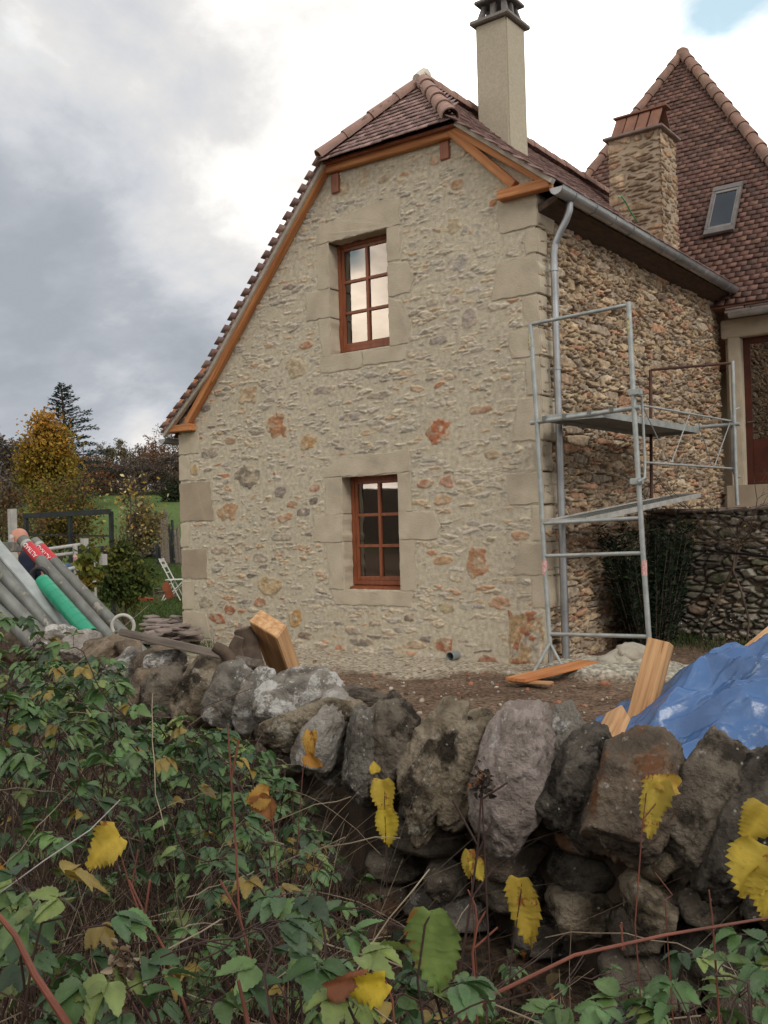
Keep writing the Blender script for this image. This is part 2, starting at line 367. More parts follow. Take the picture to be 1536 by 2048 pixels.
# ------------------------------------------------------------------ stone house
def G(px, py, y=0.): p = pl(px, py, 1, y); return p
house = empty('stone_house', (-3, 3, 0), 'pale pointed rubble stone house with a clipped gable and two brown windows', 'house')
WIN = [(-3.04, -2.08, 3.88, 5.37), (-2.92, -2.01, .81, 2.28)]          # x0, x1, z0, z1 of the openings
ROOF_L = [(-6.20, 3.10), (-5.26, 3.87), (-2.96, 6.40), (-2.03, 7.46)]
ROOF_R = [(.29, 5.40), (-.94, 6.37), (-2.03, 7.46)]

# special large stones: pixel centre, pixel half sizes, colour
BIG = [(877, 862, 26, 28, (.36, .15, .08)), (552, 853, 20, 28, (.38, .20, .11)), (618, 885, 20, 17, (.40, .25, .12)), (495, 790, 23, 19, (.42, .30, .19)),
       (497, 955, 30, 24, (.22, .19, .15)), (455, 1025, 26, 19, (.42, .27, .16)), (920, 525, 24, 18, (.40, .36, .31)), (905, 453, 17, 17, (.46, .38, .26)),
       (940, 640, 18, 22, (.40, .34, .29)), (590, 735, 23, 23, (.42, .34, .23)), (955, 1125, 22, 32, (.38, .21, .12)), (540, 1172, 26, 21, (.43, .32, .19)),
       (590, 1235, 14, 20, (.38, .24, .11)), (888, 1290, 20, 19, (.33, .14, .08)), (975, 1326, 26, 15, (.30, .15, .10)), (433, 1235, 20, 12, (.34, .14, .08)),
       (930, 1363, 26, 13, (.34, .19, .11)), (680, 1300, 12, 13, (.40, .20, .12)), (895, 1215, 18, 14, (.36, .30, .19)), (1000, 1205, 22, 14, (.42, .26, .17)),
       (850, 966, 20, 10, (.42, .23, .15)), (892, 962, 14, 14, (.42, .25, .18)), (885, 1000, 20, 10, (.44, .30, .19)), (985, 910, 18, 10, (.40, .31, .21)),
       (960, 818, 22, 9, (.38, .22, .15)), (868, 320, 12, 13, (.44, .28, .18)), (915, 368, 14, 11, (.42, .25, .15)), (728, 355, 13, 18, (.43, .35, .25)),
       (685, 378, 16, 15, (.42, .33, .23)), (768, 357, 16, 9, (.40, .33, .23)), (905, 600, 15, 9, (.42, .35, .29)), (865, 605, 14, 9, (.42, .37, .31)),
       (565, 1075, 20, 8, (.36, .32, .26)), (612, 690, 15, 8, (.40, .22, .14)), (460, 1218, 12, 10, (.33, .15, .09)), (520, 1205, 14, 10, (.35, .19, .12)),
       (610, 1270, 20, 8, (.22, .17, .13)), (560, 985, 16, 12, (.25, .21, .18)), (585, 1008, 14, 9, (.38, .20, .13)), (571, 1035, 18, 9, (.40, .24, .15)),
       (610, 1025, 17, 10, (.23, .20, .17)), (630, 975, 12, 10, (.40, .22, .16)), (628, 1002, 10, 8, (.20, .17, .14)), (750, 1245, 15, 8, (.24, .20, .16)),
       (818, 1235, 10, 10, (.24, .19, .15)), (725, 1285, 26, 9, (.23, .20, .17)), (830, 1290, 22, 9, (.40, .28, .18)), (412, 1205, 18, 14, (.36, .32, .24)),
       (885, 1120, 26, 9, (.44, .29, .17)), (1040, 1070, 24, 10, (.43, .28, .18)), (440, 1100, 18, 9, (.38, .31, .24)), (520, 1115, 18, 9, (.34, .29, .24)),
       (420, 905, 20, 12, (.27, .24, .20)), (388, 940, 9, 13, (.40, .29, .16)), (460, 880, 12, 8, (.40, .27, .18)), (700, 835, 22, 8, (.34, .30, .26)),
       (880, 680, 25, 10, (.30, .26, .22)), (760, 790, 24, 8, (.38, .33, .26)), (650, 780, 22, 9, (.34, .29, .25)), (1010, 560, 0, 0, (0, 0, 0))]
def gable():
    r = .0105; X, Z = np.meshgrid(np.arange(-6.0, .002, r), np.arange(-.25, 6.9, r))
    e1, rr, ox, oz = voro(X, Z, .19, .052, 1, .05)
    e2, r2, ox2, oz2 = voro(X, Z, .115, .04, 9, .04)
    use2 = fbm(X / .9, Z / .7, 3, 5) > .12
    e = np.where(use2, e2, e1); rr = [np.where(use2, b, a) for a, b in zip(rr, r2)]; oz = np.where(use2, oz2, oz)
    fine = fbm(X / .035, Z / .018, 4, 2); med = fbm(X / .12, Z / .045, 3, 4)
    low = sm(-Z, -2.2, -.2)                                              # more and deeper stones low down
    dens = .64 + .05 * low + .22 * fbm(X / .5, Z / .3, 3, 6)
    top = -.008 + .023 * (rr[0] - 1 + dens * 1.35) + .016 * (rr[1] - .2) * oz + .008 * (rr[3] - .5) * ox
    st = top - .018 * (1 - sm(e, .04, .24)) + .0075 * fine + .009 * med
    mo = .0035 * fbm(X / .16, Z / .10, 3, 3) + .0010 * fbm(X / .03, Z / .03, 2, 7)
    pal = [(.40, .35, .27), (.37, .33, .27), (.43, .37, .28), (.345, .31, .26), (.42, .35, .26), (.39, .345, .28), (.30, .27, .23), (.44, .385, .30), (.405, .34, .25), (.36, .32, .26), (.41, .30, .21), (.39, .35, .30)]
    pl2 = [(.40, .34, .25), (.40, .25, .16), (.25, .21, .17), (.38, .34, .28), (.37, .19, .11), (.33, .28, .22), (.20, .17, .145), (.42, .32, .21), (.38, .33, .26), (.40, .29, .19), (.30, .26, .21), (.38, .33, .26)]
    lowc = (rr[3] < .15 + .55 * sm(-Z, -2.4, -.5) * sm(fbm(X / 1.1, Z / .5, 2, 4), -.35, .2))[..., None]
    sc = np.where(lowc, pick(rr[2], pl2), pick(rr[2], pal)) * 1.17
    sc = sc * (1 + .20 * fine + .12 * fbm(X / .05, Z / .05, 3, 1))[..., None]
    rough_base = None
    for (px, py, a, b, c) in BIG:
        if not a: continue
        p = G(px, py); q = G(px + a, py); q2 = G(px, py - b)
        ax = max(abs(q[0] - p[0]), .02); az = max(abs(q2[2] - p[2]), .02)
        ex = (X - p[0]) / ax + .45 * fbm(X / .13, Z / .11, 3, 3); ez = (Z - p[2]) / az + .45 * fbm(X / .12, Z / .10, 3, 6)
        d = (np.abs(ex) ** 2.6 + np.abs(ez) ** 2.6) ** (1 / 2.6)
        ins = d < 1.12; s2 = .008 + .007 * fbm(X / .06, Z / .035, 4, 5) + .004 * fine - .04 * sm(d, .78, 1.12)
        st = np.where(ins, s2, np.where(d < 1.35, np.minimum(st, -.01), st))
        vv = (1 + .42 * fbm(X / .07, Z / .05, 4, 7))[..., None]
        mx2 = sm(fbm(X / .09 + px, Z / .08, 4, 2), -.05, .25)[..., None] * .75; sc = np.where(ins[..., None], (np.array(c) * (1 - mx2) + np.array((.44, .36, .26)) * mx2) * vv, sc)
    # big rough block under the right quoins
    b0 = G(1020, 1340); b1 = G(1100, 1222)
    ex = (X - (b0[0] + 0) / 2 + .02) / (abs(b0[0]) / 2); ez = (Z - b1[2] / 2) / (b1[2] / 2 + .02)
    d = np.maximum(np.abs(ex), np.abs(ez)) + .1 * fbm(X / .1, Z / .1, 3, 2); ins = d < 1
    st = np.where(ins, .012 + .02 * fbm(X / .1, Z / .12, 4, 3) - .05 * sm(d, .85, 1), st)
    bc = np.where((fbm(X / .14, Z / .16, 3, 6) > .0)[..., None], np.array((.36, .25, .145)), np.array((.37, .32, .25)))
    bc = np.where((fbm(X / .10, Z / .10, 3, 4) > .30)[..., None], np.array((.30, .14, .08)), bc)
    sc = np.where(ins[..., None], bc * (1 + .5 * fbm(X / .03, Z / .03, 3, 1))[..., None], sc)
    vis = st > mo
    H = np.where(vis, st, mo)
    H = H + np.where(Z < .18, .05 * sm(-Z, -.18, .25) * (1 + fbm(X / .2, Z / .1, 3, 2)), 0)   # mortar spilled at the foot
    mc = np.array((.465, .412, .315)) * (1 + .07 * fbm(X / .9, Z / .5, 4, 2) + .06 * fbm(X / .04, Z / .04, 3, 5))[..., None]
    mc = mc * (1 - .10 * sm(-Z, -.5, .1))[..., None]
    for P in BLK:
        P = np.array(P); c = P.mean(0); w_ = np.ptp(P, 0) / 2
        g = .022 + .012 * fbm(X / .08, Z / .08, 2, 3); sx_ = (w_[0] + g) / w_[0]; sz__ = (w_[1] + g) / w_[1]
        near = inpoly(c[0] + (X - c[0]) / sx_, c[1] + (Z - c[1]) / sz__, P.tolist()); st = np.where(near, -.05, st); H = np.where(near, np.minimum(H, mo) - .0015, H)
        H = np.where(inpoly(X, Z, P.tolist()), .0015, H)
    blend = sm(st - mo, -.0015, .003)[..., None]
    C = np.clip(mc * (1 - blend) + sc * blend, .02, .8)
    keep = Z < np.interp(X, [-6.2, -5.26, -2.9, -1.0, .4], [3.12, 3.82, 6.38, 6.34, 5.24])
    for x0, x1, z0, z1 in WIN: keep &= ~((X > x0 + .012) & (X < x1 - .012) & (Z > z0 + .012) & (Z < z1 - .012))
    sheet('gable_wall', X, Z, H, C, (0, 0, 0), (1, 0, 0), (0, 0, 1), (0, -1, 0), keep, 'gable', house)

def rubble(X, Z, seed, sx, sz, pal, jointc, relief, light=None, bigp=.12, tilt=.02, flat=.3, wj=.16):
    e1, rr, ox, oz = voro(X, Z, sx, sz, seed, sz * .45, .45, .8)
    e2, r2, ox2, oz2 = voro(X, Z, sx * 1.9, sz * 2.1, seed + 20, sz * .5, .3, .5)
    big = r2[0] < bigp
    e = np.where(big, e2, e1); rr = [np.where(big, b, a) for a, b in zip(rr, r2)]; ox = np.where(big, ox2, ox); oz = np.where(big, oz2, oz)
    fine = fbm(X / .04, Z / .025, 4, seed + 2); med = fbm(X / .10, Z / .06, 3, seed + 4)
    H = relief * (.35 + .65 * rr[0]) + tilt * (rr[1] - .5) * ox * 2 + tilt * (rr[3] - .35) * oz * 2 + .010 * med + .006 * fine
    cut = 1 - sm(e, .02, flat); H = H - (relief + .02) * cut
    sc = pick(rr[2], pal) * (1 + .28 * med + .22 * fine)[..., None] * (.85 + .3 * rr[1])[..., None]
    j = sm(e, .02, wj)[..., None]
    C = np.array(jointc) * (1 + .3 * fine)[..., None] * (1 - j) + sc * j
    return H, np.clip(C, .008, .7)
PALS = [(.34, .255, .17), (.29, .215, .145), (.37, .285, .20), (.25, .19, .135), (.34, .235, .15), (.30, .24, .18), (.38, .31, .23), (.27, .19, .13), (.33, .195, .125), (.32, .24, .16), (.27, .215, .165), (.37, .28, .18)]
r = .0125; X, Z = np.meshgrid(np.arange(0, 6.42, r), np.arange(-.2, 5.32, r))
H, C = rubble(X, Z, 3, .25, .050, PALS, (.10, .07, .048), .044, tilt=.028, bigp=.15, flat=.16)
C = np.clip(C * (1.10, 1.10, 1.09), 0, .7)
hole = (np.abs(X - 1.05) < .07) & (np.abs(Z - 4.43) < .08); H = np.where(hole, -.15, H)
sheet('side_wall', X, Z, H - .02, C, (0, 0, 0), (0, 1, 0), (0, 0, 1), (1, 0, 0), Z < 9, 'rubble', house)

m = MB(); m.box((-6.0, .05, -.2), (-5.6, 6.5, 3.3)); m.build('left_wall', 'ashlar', house)
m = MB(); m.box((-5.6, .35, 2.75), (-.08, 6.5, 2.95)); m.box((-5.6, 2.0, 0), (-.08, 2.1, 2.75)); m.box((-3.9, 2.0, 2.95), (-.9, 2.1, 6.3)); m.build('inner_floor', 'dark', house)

BLK = []
def block(name, P, front, back, m='ashlar', label=None, seed=0, bev=.006, ragged=.013):
    BLK.append(P)
    """dressed stone: polygon P in (x, z) on the gable, from y=front to y=back, with slightly uneven outline"""
    rr_ = random.Random(seed); Q = []
    for i in range(len(P)):
        a = P[i]; b = P[(i + 1) % len(P)]; n = max(1, int(math.dist(a, b) / .07))
        for k in range(n):
            t = k / n; j = ragged if 0 < k else ragged * .6
            Q.append((a[0] + (b[0] - a[0]) * t + rr_.uniform(-j, j), a[1] + (b[1] - a[1]) * t + rr_.uniform(-j, j)))
    n = len(Q); mb = MB(); V = [(x, front + rr_.uniform(-.002, .002), z) for x, z in Q] + [(x, back, z) for x, z in Q]
    mb.add(V, [tuple(range(n)), tuple(range(2 * n - 1, n - 1, -1))] + [(i, (i + 1) % n, n + (i + 1) % n, n + i) for i in range(n)])
    return tag(mb.build(name, m, house, bevel=bev), label)
def rect(x0, z0, x1, z1): return [(x0, z0), (x1, z0), (x1, z1), (x0, z1)]

# window surrounds (coordinates read off the photograph's pixels on the gable plane)
def zz_(py, px=720): return G(px, py)[2]
def xx_(px, py): return G(px, py)[0]
x0, x1, z0, z1 = WIN[0]
YF = -.008
block('lintel', [(xx_(632, 520), z1), (xx_(800, 440), z1), (xx_(798, 420), z1 + .32), (xx_(755, 405), z1 + .36), (xx_(690, 430), z1 + .30), (xx_(636, 450), z1 + .22)], YF, .30, seed=1)
block('jamb_stone', rect(xx_(634, 540), zz_(580, 640), x0, z1 - .006), YF, .30, seed=2)
block('jamb_stone', rect(xx_(612, 600), zz_(638, 640), x0, zz_(580, 640) - .006), YF - .002, .30, seed=3)
block('jamb_stone', [(xx_(645, 705), z0), (x0, z0), (x0, zz_(638, 640) - .006), (xx_(636, 640), zz_(638, 640) - .006)], YF, .30, seed=4)
block('jamb_stone', rect(x1, zz_(522, 790), xx_(800, 490), z1 - .006), YF, .30, seed=5)
block('jamb_stone', [(x1, zz_(590, 800)), (xx_(820, 580), zz_(585, 820)), (xx_(829, 550), zz_(560, 820)), (xx_(815, 520), zz_(524, 815)), (x1, zz_(522, 790) - .006)], YF - .002, .30, seed=6)
block('jamb_stone', [(x1, z0), (xx_(818, 680), z0), (xx_(824, 655), z0 + .22), (xx_(803, 600), zz_(602, 800)), (x1, zz_(590, 800) - .006)], YF, .30, seed=7)
block('sill_stone', rect(xx_(642, 725), z0 - .22, xx_(725, 725), z0 - .006), YF, .30, seed=8)
block('sill_stone', rect(xx_(725, 725) + .006, z0 - .20, xx_(812, 700), z0 - .006), YF, .30, seed=9)
x0, x1, z0, z1 = WIN[1]
block('lintel', [(xx_(648, 950), z1), (xx_(820, 945), z1), (xx_(818, 905), z1 + .28), (xx_(680, 912), z1 + .26), (xx_(650, 938), z1 + .10)], YF, .30, seed=11)
block('jamb_stone', rect(xx_(651, 990), zz_(1027), x0, z1 - .006), YF, .30, seed=12)
block('jamb_stone', rect(xx_(628, 1050), zz_(1083), x0, zz_(1027) - .006), YF - .002, .30, seed=13)
block('jamb_stone', [(xx_(660, 1180), z0), (x0, z0), (x0, zz_(1083) - .006), (xx_(652, 1090), zz_(1083) - .006)], YF, .30, seed=14)
block('jamb_stone', rect(x1, zz_(1022, 810), xx_(822, 990), z1 - .006), YF, .30, seed=15)
block('jamb_stone', [(x1, zz_(1079, 830)), (xx_(874, 1078), zz_(1079, 830)), (xx_(882, 1058), zz_(1055, 830)), (xx_(868, 1028), zz_(1025, 830)), (x1, zz_(1022, 810) - .006)], YF - .002, .30, seed=16)
block('jamb_stone', rect(x1, z0, xx_(832, 1150), zz_(1079, 830) - .006), YF, .30, seed=17)
block('sill_stone', [(xx_(672, 1212), z0 - .19), (xx_(822, 1215), z0 - .2), (xx_(826, 1190), z0 - .05), (xx_(822, 1185), z0 - .006), (xx_(663, 1185), z0 - .006)], YF, .30, seed=18)

def quoin(P, depth, m='ashlar', seed=0, side=True):
    """corner block seen on the gable and, at the right corner, on the side wall"""
    rr_ = random.Random(seed); xs = [p[0] for p in P]; zs = [p[1] for p in P]
    block('quoin', P, -.008 - rr_.uniform(0, .003), depth, m, seed=seed, bev=.008)
RX = .022
q = [(995, 388, 455, .42), (1050, 458, 508, .22), (981, 511, 588, .50), (1046, 592, 652, .20), (1018, 658, 712, .44), (1052, 716, 790, .24), (1021, 795, 882, .48), (1066, 886, 942, .22),
     (1014, 946, 1008, .46), (1064, 1012, 1082, .24), (1024, 1086, 1150, .46), (1064, 1154, 1216, .40)]
for i, (px, ya, yb, d) in enumerate(q):
    za = G(1060, ya)[2]; zb = G(1060, yb)[2]; xl = G(px, (ya + yb) / 2)[0]
    j = .03 if px < 1040 else .012
    quoin([(xl + j, zb), (RX, zb), (RX, za), (xl + j * .3, za), (xl, (za + zb) / 2)] if i % 4 != 2 else [(xl, zb), (RX, zb), (RX, za), (xl + .12, za)], d, 'ashlar', 40 + i)
q = [(398, 868, 908), (379, 912, 960), (427, 965, 1043), (379, 1047, 1094), (415, 1098, 1158), (388, 1162, 1219), (418, 1223, 1274), (392, 1278, 1300)]
for i, (px, ya, yb) in enumerate(q):
    za = G(385, ya)[2]; zb = G(385, yb)[2]; xr = G(px, (ya + yb) / 2)[0]
    quoin([(-6.03, zb), (xr + (.03 if i == 6 else 0), zb), (xr - (.06 if i in (2, 6) else .01), za), (-6.03, za)], .4, 'ashlarb' if i in (2, 4) else 'ashlar', 60 + i)

def inpoly(X, Z, P):
    r_ = np.zeros(X.shape, bool); n = len(P)
    for i in range(n):
        (x0, z0), (x1, z1) = P[i], P[(i + 1) % n]
        if z0 == z1: continue
        c = ((z0 > Z) != (z1 > Z)) & (X < (x1 - x0) * (Z - z0) / (z1 - z0) + x0); r_ ^= c
    return r_
gable()

def window(k, label):
    x0, x1, z0, z1 = WIN[k]; y = .19; f = .058; zb = z0 + .055
    fr = MB()
    fr.box((x0, y, zb), (x0 + f, y + .06, z1)); fr.box((x1 - f, y, zb), (x1, y + .06, z1))
    fr.box((x0 + f, y + .002, z1 - f), (x1 - f, y + .06, z1)); fr.box((x0 + f, y + .002, zb), (x1 - f, y + .06, zb + f))
    o = fr.build('window', 'win', house, bevel=.004); tag(o, label)
    a = x0 + f; b = x1 - f; c = zb + f + .002; d = z1 - f - .002; g = .042; s = MB(); y2 = y + .014
    s.box((a, y2, c), (a + g, y2 + .04, d)); s.box((b - g, y2, c), (b, y2 + .04, d)); s.box((a + g, y2 + .001, d - g), (b - g, y2 + .04, d)); s.box((a + g, y2 + .001, c), (b - g, y2 + .04, c + g * 1.2))
    s.build('sash', 'win', o, bevel=.003)
    s = MB(); mx = (a + b) / 2; s.box((mx - .022, y2 - .006, c + g), (mx + .022, y2 + .035, d - g)); s.build('mullion', 'win', o, bevel=.004)
    for t in (1 / 3, 2 / 3):
        zc = c + g + (d - c - 2 * g) * t
        s = MB(); s.box((a + g, y2 - .003, zc - .019), (mx - .022, y2 + .033, zc + .019)); s.box((mx + .022, y2 - .003, zc - .019), (b - g, y2 + .033, zc + .019)); s.build('glazing_bar', 'win', o, bevel=.003)
    s = MB(); s.box((a + g - .005, y2 + .022, c + g), (b - g + .005, y2 + .026, d - g)); s.build('glass', 'glass', o)
    s = MB(); s.hexa([(x0, y - .075, z0), (x1, y - .075, z0), (x1, y + .05, z0), (x0, y + .05, z0)], [(x0, y - .075, z0 + .03), (x1, y - .075, z0 + .03), (x1, y + .05, z0 + .053), (x0, y + .05, z0 + .053)])
    s.build('sill_board', 'win', o, bevel=.004)
    return o
window(0, 'six pane brown window under the roof reflecting cream cloud')
window(1, 'six pane brown window near the ground with dark panes')
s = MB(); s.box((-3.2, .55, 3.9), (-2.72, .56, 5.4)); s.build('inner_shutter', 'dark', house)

# ---------------- roofs
def tiles(name, parent, p0, u, v, nrm, ulen, vlen, tw, ex, pal, inside, seed=1, lift=.026, jit=.0025, over=1.35, th=.013):
    p0, u, v, nrm = [np.array(a, float) for a in (p0, u, v, nrm)]
    rr_ = np.random.default_rng(seed); V = []; F = []; Cc = []; nr = int(vlen / ex) + 1; nc = int(ulen / tw) + 2
    for j in range(nr):
        for i in range(nc):
            a = (i - .5 * (j % 2)) * tw; b = j * ex
            if not inside(a + tw / 2, b + ex / 2): continue
            g = .004; q = rr_.normal(0, jit, 4); l0 = lift + q[0]; l1 = .004 + q[1] * .3
            b0 = b + q[2]; a0 = a + g + q[3] * .3; a1 = a + tw - g
            c = [(a0, b0, l0 - th), (a1, b0, l0 - th + q[1] * .6), (a1, b0 + ex * over, l1 - th), (a0, b0 + ex * over, l1 - th)]
            o = len(V)
            for (s, t, h) in c: V.append(p0 + u * s + v * t + nrm * h)
            for (s, t, h) in c: V.append(p0 + u * s + v * t + nrm * (h + th))
            F += [(o, o + 3, o + 2, o + 1), (o + 4, o + 5, o + 6, o + 7), (o, o + 1, o + 5, o + 4), (o + 1, o + 2, o + 6, o + 5), (o + 2, o + 3, o + 7, o + 6), (o + 3, o, o + 4, o + 7)]
            k = np.array(pal[rr_.integers(len(pal))]) * rr_.uniform(.82, 1.15); Cc += [k] * 8
    if np.dot(np.cross(u, v), nrm) < 0: F = [f[::-1] for f in F]
    return link(name, npmesh(name, V, F, np.array(Cc)), 'tiles', parent)
NEWT = [(.29, .19, .17), (.25, .165, .15), (.32, .215, .19), (.27, .175, .16), (.235, .155, .14)]
OLDT = [(.135, .073, .058), (.155, .083, .064), (.115, .064, .052), (.14, .076, .062), (.17, .094, .07), (.105, .062, .052), (.15, .08, .064)]
YV = -.20; Y1 = 6.75; KX = ROOF_R[1][0]
def slope(a, b):
    v = np.array([b[0] - a[0], 0, b[1] - a[1]]); l = np.linalg.norm(v); v = v / l; n = np.array([-v[2], 0, v[0]]); n = n if n[2] > 0 else -n; return v, n, l
roof = empty('roof', (-2, 3, 5)); roof.parent = house; roof.location = (1, 0, 5)
def W0(o): return o
HK = .98                                         # the hip leans back almost as much as it rises
v, n, l = slope(ROOF_R[0], ROOF_R[1]); Y0 = (ROOF_R[0][0], YV, ROOF_R[0][1])
tiles('tile_slope', roof, Y0, (0, 1, 0), v, n, Y1 - YV, l, .17, .115, NEWT, lambda a, b: a < Y1 - YV, 2)
v, n, l = slope(ROOF_R[1], ROOF_R[2])
rise = ROOF_R[2][1] - ROOF_R[1][1]; HY = HK * 1.05 * 1.0
tiles('tile_slope', roof, (ROOF_R[1][0], YV, ROOF_R[1][1]), (0, 1, 0), v, n, Y1 - YV, l, .17, .115, NEWT, lambda a, b: a < Y1 - YV and a > b / l * HY - .05, 3)
for k in range(3):
    v, n, l = slope(ROOF_L[k], ROOF_L[k + 1])
    tiles('tile_slope', roof, (ROOF_L[k][0], YV, ROOF_L[k][1]), (0, 1, 0), v, n, Y1 - YV, l, .17, .10, NEWT, (lambda a, b: a > b / l * HY - .05) if k == 2 else (lambda a, b: True), 4 + k, lift=.010, th=.008)
AP = np.array([-2.03, YV + HY, 7.46]); HL = np.array([-2.96, YV, 6.40]); HR = np.array([-.94, YV, 6.37])
v = AP - (HL + HR) / 2; lv = np.linalg.norm(v); v /= lv; n = np.cross((1, 0, 0), v); n /= np.linalg.norm(n); hw = 1.01
tiles('tile_hip', roof, (HL + HR) / 2 + np.array((-hw, 0, 0)) - v * .06, (1, 0, 0), v, n, 2 * hw, lv, .17, .115, NEWT, lambda a, b: abs(a - hw) < hw * (1 - (b - .16) / lv) + .02, 8)
# closed roof underlay
m = MB(); d = .03
pr = [(-6.15, 3.06), (-5.26, 3.80), (-2.93, 6.33), (-2.03, 7.36), (-.96, 6.30), (.26, 5.33)]
for a, b in zip(pr[:-1], pr[1:]):
    hi = a if a[1] > b[1] else b
    ya = lambda p: .02 + (HY if abs(p[0] + 2.03) < .01 else 0)
    m.add([(a[0], ya(a), a[1]), (b[0], ya(b), b[1]), (b[0], Y1, b[1]), (a[0], Y1, a[1])] + [(a[0], ya(a), a[1] - d), (b[0], ya(b), b[1] - d), (b[0], Y1, b[1] - d), (a[0], Y1, a[1] - d)],
          [(0, 1, 2, 3), (4, 7, 6, 5), (0, 4, 5, 1), (2, 6, 7, 3)])
m.add([(-2.93, .0, 6.33), (-.96, .0, 6.30), (-2.03, YV + HY, 7.36)], [(0, 1, 2)])
m.build('roof_boarding', 'darkwood', roof)
def halfround(name, parent, a, b, r, ln, m='hip', up=(0, 0, 1), cone=.22):
    a = Vector(a); b = Vector(b); d = (b - a); L_ = d.length; d.normalize(); nt_ = max(1, round(L_ / ln)); ln = L_ / nt_
    x = d.cross(Vector(up)).normalized(); y = x.cross(d)
    for k in range(nt_):
        mb = MB(); V = []; ns = 10
        jx = rnd.uniform(-.004, .004)
        for s, rad, t in ((0, r, 0), (ln * 1.14, r * (1 - cone), 0), (ln * 1.14, r * (1 - cone) - .014, 0), (0, r - .016, 0)):
            for i in range(ns + 1):
                an = math.pi * (-.08 + 1.16 * i / ns); V.append(a + d * (k * ln + s) + x * (math.cos(an) * rad + jx) + y * (math.sin(an) * rad * .95 + jx))
        w = ns + 1; F = [(q * w + i, q * w + i + 1, ((q + 1) % 4) * w + i + 1, ((q + 1) % 4) * w + i) for q in range(4) for i in range(ns)]
        mb.add(V, F); mb.build(name, m, parent, smooth=True)
up = (0, 0, 1)
halfround('hip_tile', roof, HR + (.0, -.03, .02), AP + (0, 0, .05), .115, .36)
halfround('hip_tile', roof, HL + (-.0, -.03, .02), AP + (0, 0, .05), .10, .42, up=(0, -.3, 1))
halfround('ridge_tile', roof, AP + (0, -.05, .03), (-2.03, Y1, 7.50), .125, .38, cone=.12)
m = MB(); m.tube([AP + (0, -.12, .02), AP + (0, .03, .10), AP + (0, .14, .05)], [.07, .12, .08], 10); m.build('ridge_end_mortar', 'mortar', roof, smooth=True)
# verges: mortar bedding under the tiles, orange boards against the gable
def strip(name, pts, w, h, m_, parent, y, off=0, bevel=.004):
    for a, b in zip(pts[:-1], pts[1:]):
        mb = MB(); mb.bar((a[0], y, a[1]), (b[0], y, b[1]), w, h, up=(0, 1, 0)); mb.build(name, m_, parent, bevel=bevel)
def offs(P, d): return [(x, z - d) for x, z in P]
strip('verge_mortar', offs(ROOF_L[:3], .032), .055, .075, 'mortar', roof, -.115)
strip('verge_mortar', offs(ROOF_R[:2], .028), .055, .085, 'mortar', roof, -.115)
m = MB(); m.bar((-2.96, -.10, 6.355), (-.94, -.10, 6.325), .11, .035); m.build('eaves_board', 'win', roof, bevel=.003)
def tim(name, a, b, y=-.055, w=.10, h=.10):
    mb = MB(); mb.bar((a[0], y, a[1]), (b[0], y, b[1]), w, h, up=(0, 1, 0)); return align(mb.build(name, 'wood', roof, bevel=.006), (a[0], y, a[1]), (b[0], y, b[1]))
tim('rafter', (-5.74, 3.22), (-3.00, 6.31), -.060, .10, .10)
tim('rafter', (-6.19, 3.19), (-5.20, 4.03), -.070, .12, .10)
tim('barge_board', (-5.22, 3.78), (-2.99, 6.335), -.085, .10, .03)
tim('tie_beam', (-6.24, 3.155), (-5.64, 3.150), -.06, .10, .13)
tim('rafter', (-1.06, 6.30), (-.22, 5.46), -.045, .10, .10)
tim('rafter', (-1.00, 6.30), (.20, 5.395), -.052, .095, .10)
tim('tie_beam', (-.42, 5.375), (.24, 5.375), -.06, .11, .13)
tim('collar_beam', (-3.02, 6.30), (-.98, 6.275), -.045, .10, .09)
for x in (-2.87, -1.17):
    mb = MB(); mb.box((x - .07, -.03, 5.98 + (.02 if x > -2 else 0)), (x + .07, .10, 6.24)); mb.build('purlin_end', 'win', roof, bevel=.01)
# eaves over the side wall: sloping soffit
m = MB(); m.hexa([(0.0, .02, 5.10), (.27, .02, 5.21), (.27, 6.3, 5.21), (0.0, 6.3, 5.10)], [(0, .02, 5.20), (.27, .02, 5.27), (.27, 6.3, 5.27), (0, 6.3, 5.20)]); m.build('soffit_board', 'darkwood', roof)

# gutters
def gutter(name, a, b, r, parent, m_='zinc'):
    a = Vector(a); b = Vector(b); d = (b - a).normalized(); x = d.cross(Vector((0, 0, 1))).normalized(); mb = MB(); V = []; ns = 14
    prof = []
    for i in range(ns + 1):
        an = math.pi + math.pi * i / ns; prof.append((math.cos(an) * r, math.sin(an) * r))
    prof.append((r + .006, .012)); prof.append((r - .004, .014))
    prof2 = [(p[0] * .96, p[1] * .96 + .002) for p in prof[::-1]]
    P = prof + prof2; n_ = len(P)
    for q_ in (a, b):
        for (i, j) in P: V.append(q_ + x * i + Vector((0, 0, j)))
    mb.add(V, [(i, (i + 1) % n_, n_ + (i + 1) % n_, n_ + i) for i in range(n_)])
    o = mb.build(name, m_, parent, smooth=True)
    e = MB(); V = [a + d * .004 + x * p[0] * .98 + Vector((0, 0, p[1] * .98)) for p in prof[:ns + 1]]; e.add(V, [tuple(range(ns + 1))]); e.build('stop_end', m_, o)
    for k in range(int((b - a).length / .55)):
        c = a + d * (.35 + k * .55); h = MB(); h.tube([c + x * math.cos(math.pi * (1 + i / 10)) * (r + .004) + Vector((0, 0, math.sin(math.pi * (1 + i / 10)) * (r + .004))) for i in range(11)], .006, 5); h.build('gutter_bracket', m_, o, smooth=True)
    return o
gut = gutter('gutter', (.345, -.16, 5.285), (.345, 6.15, 5.285), .082, house)
gutter('gutter', (-6.28, -.1, 3.02), (-6.28, 6.3, 3.02), .075, house)
dpx = .10
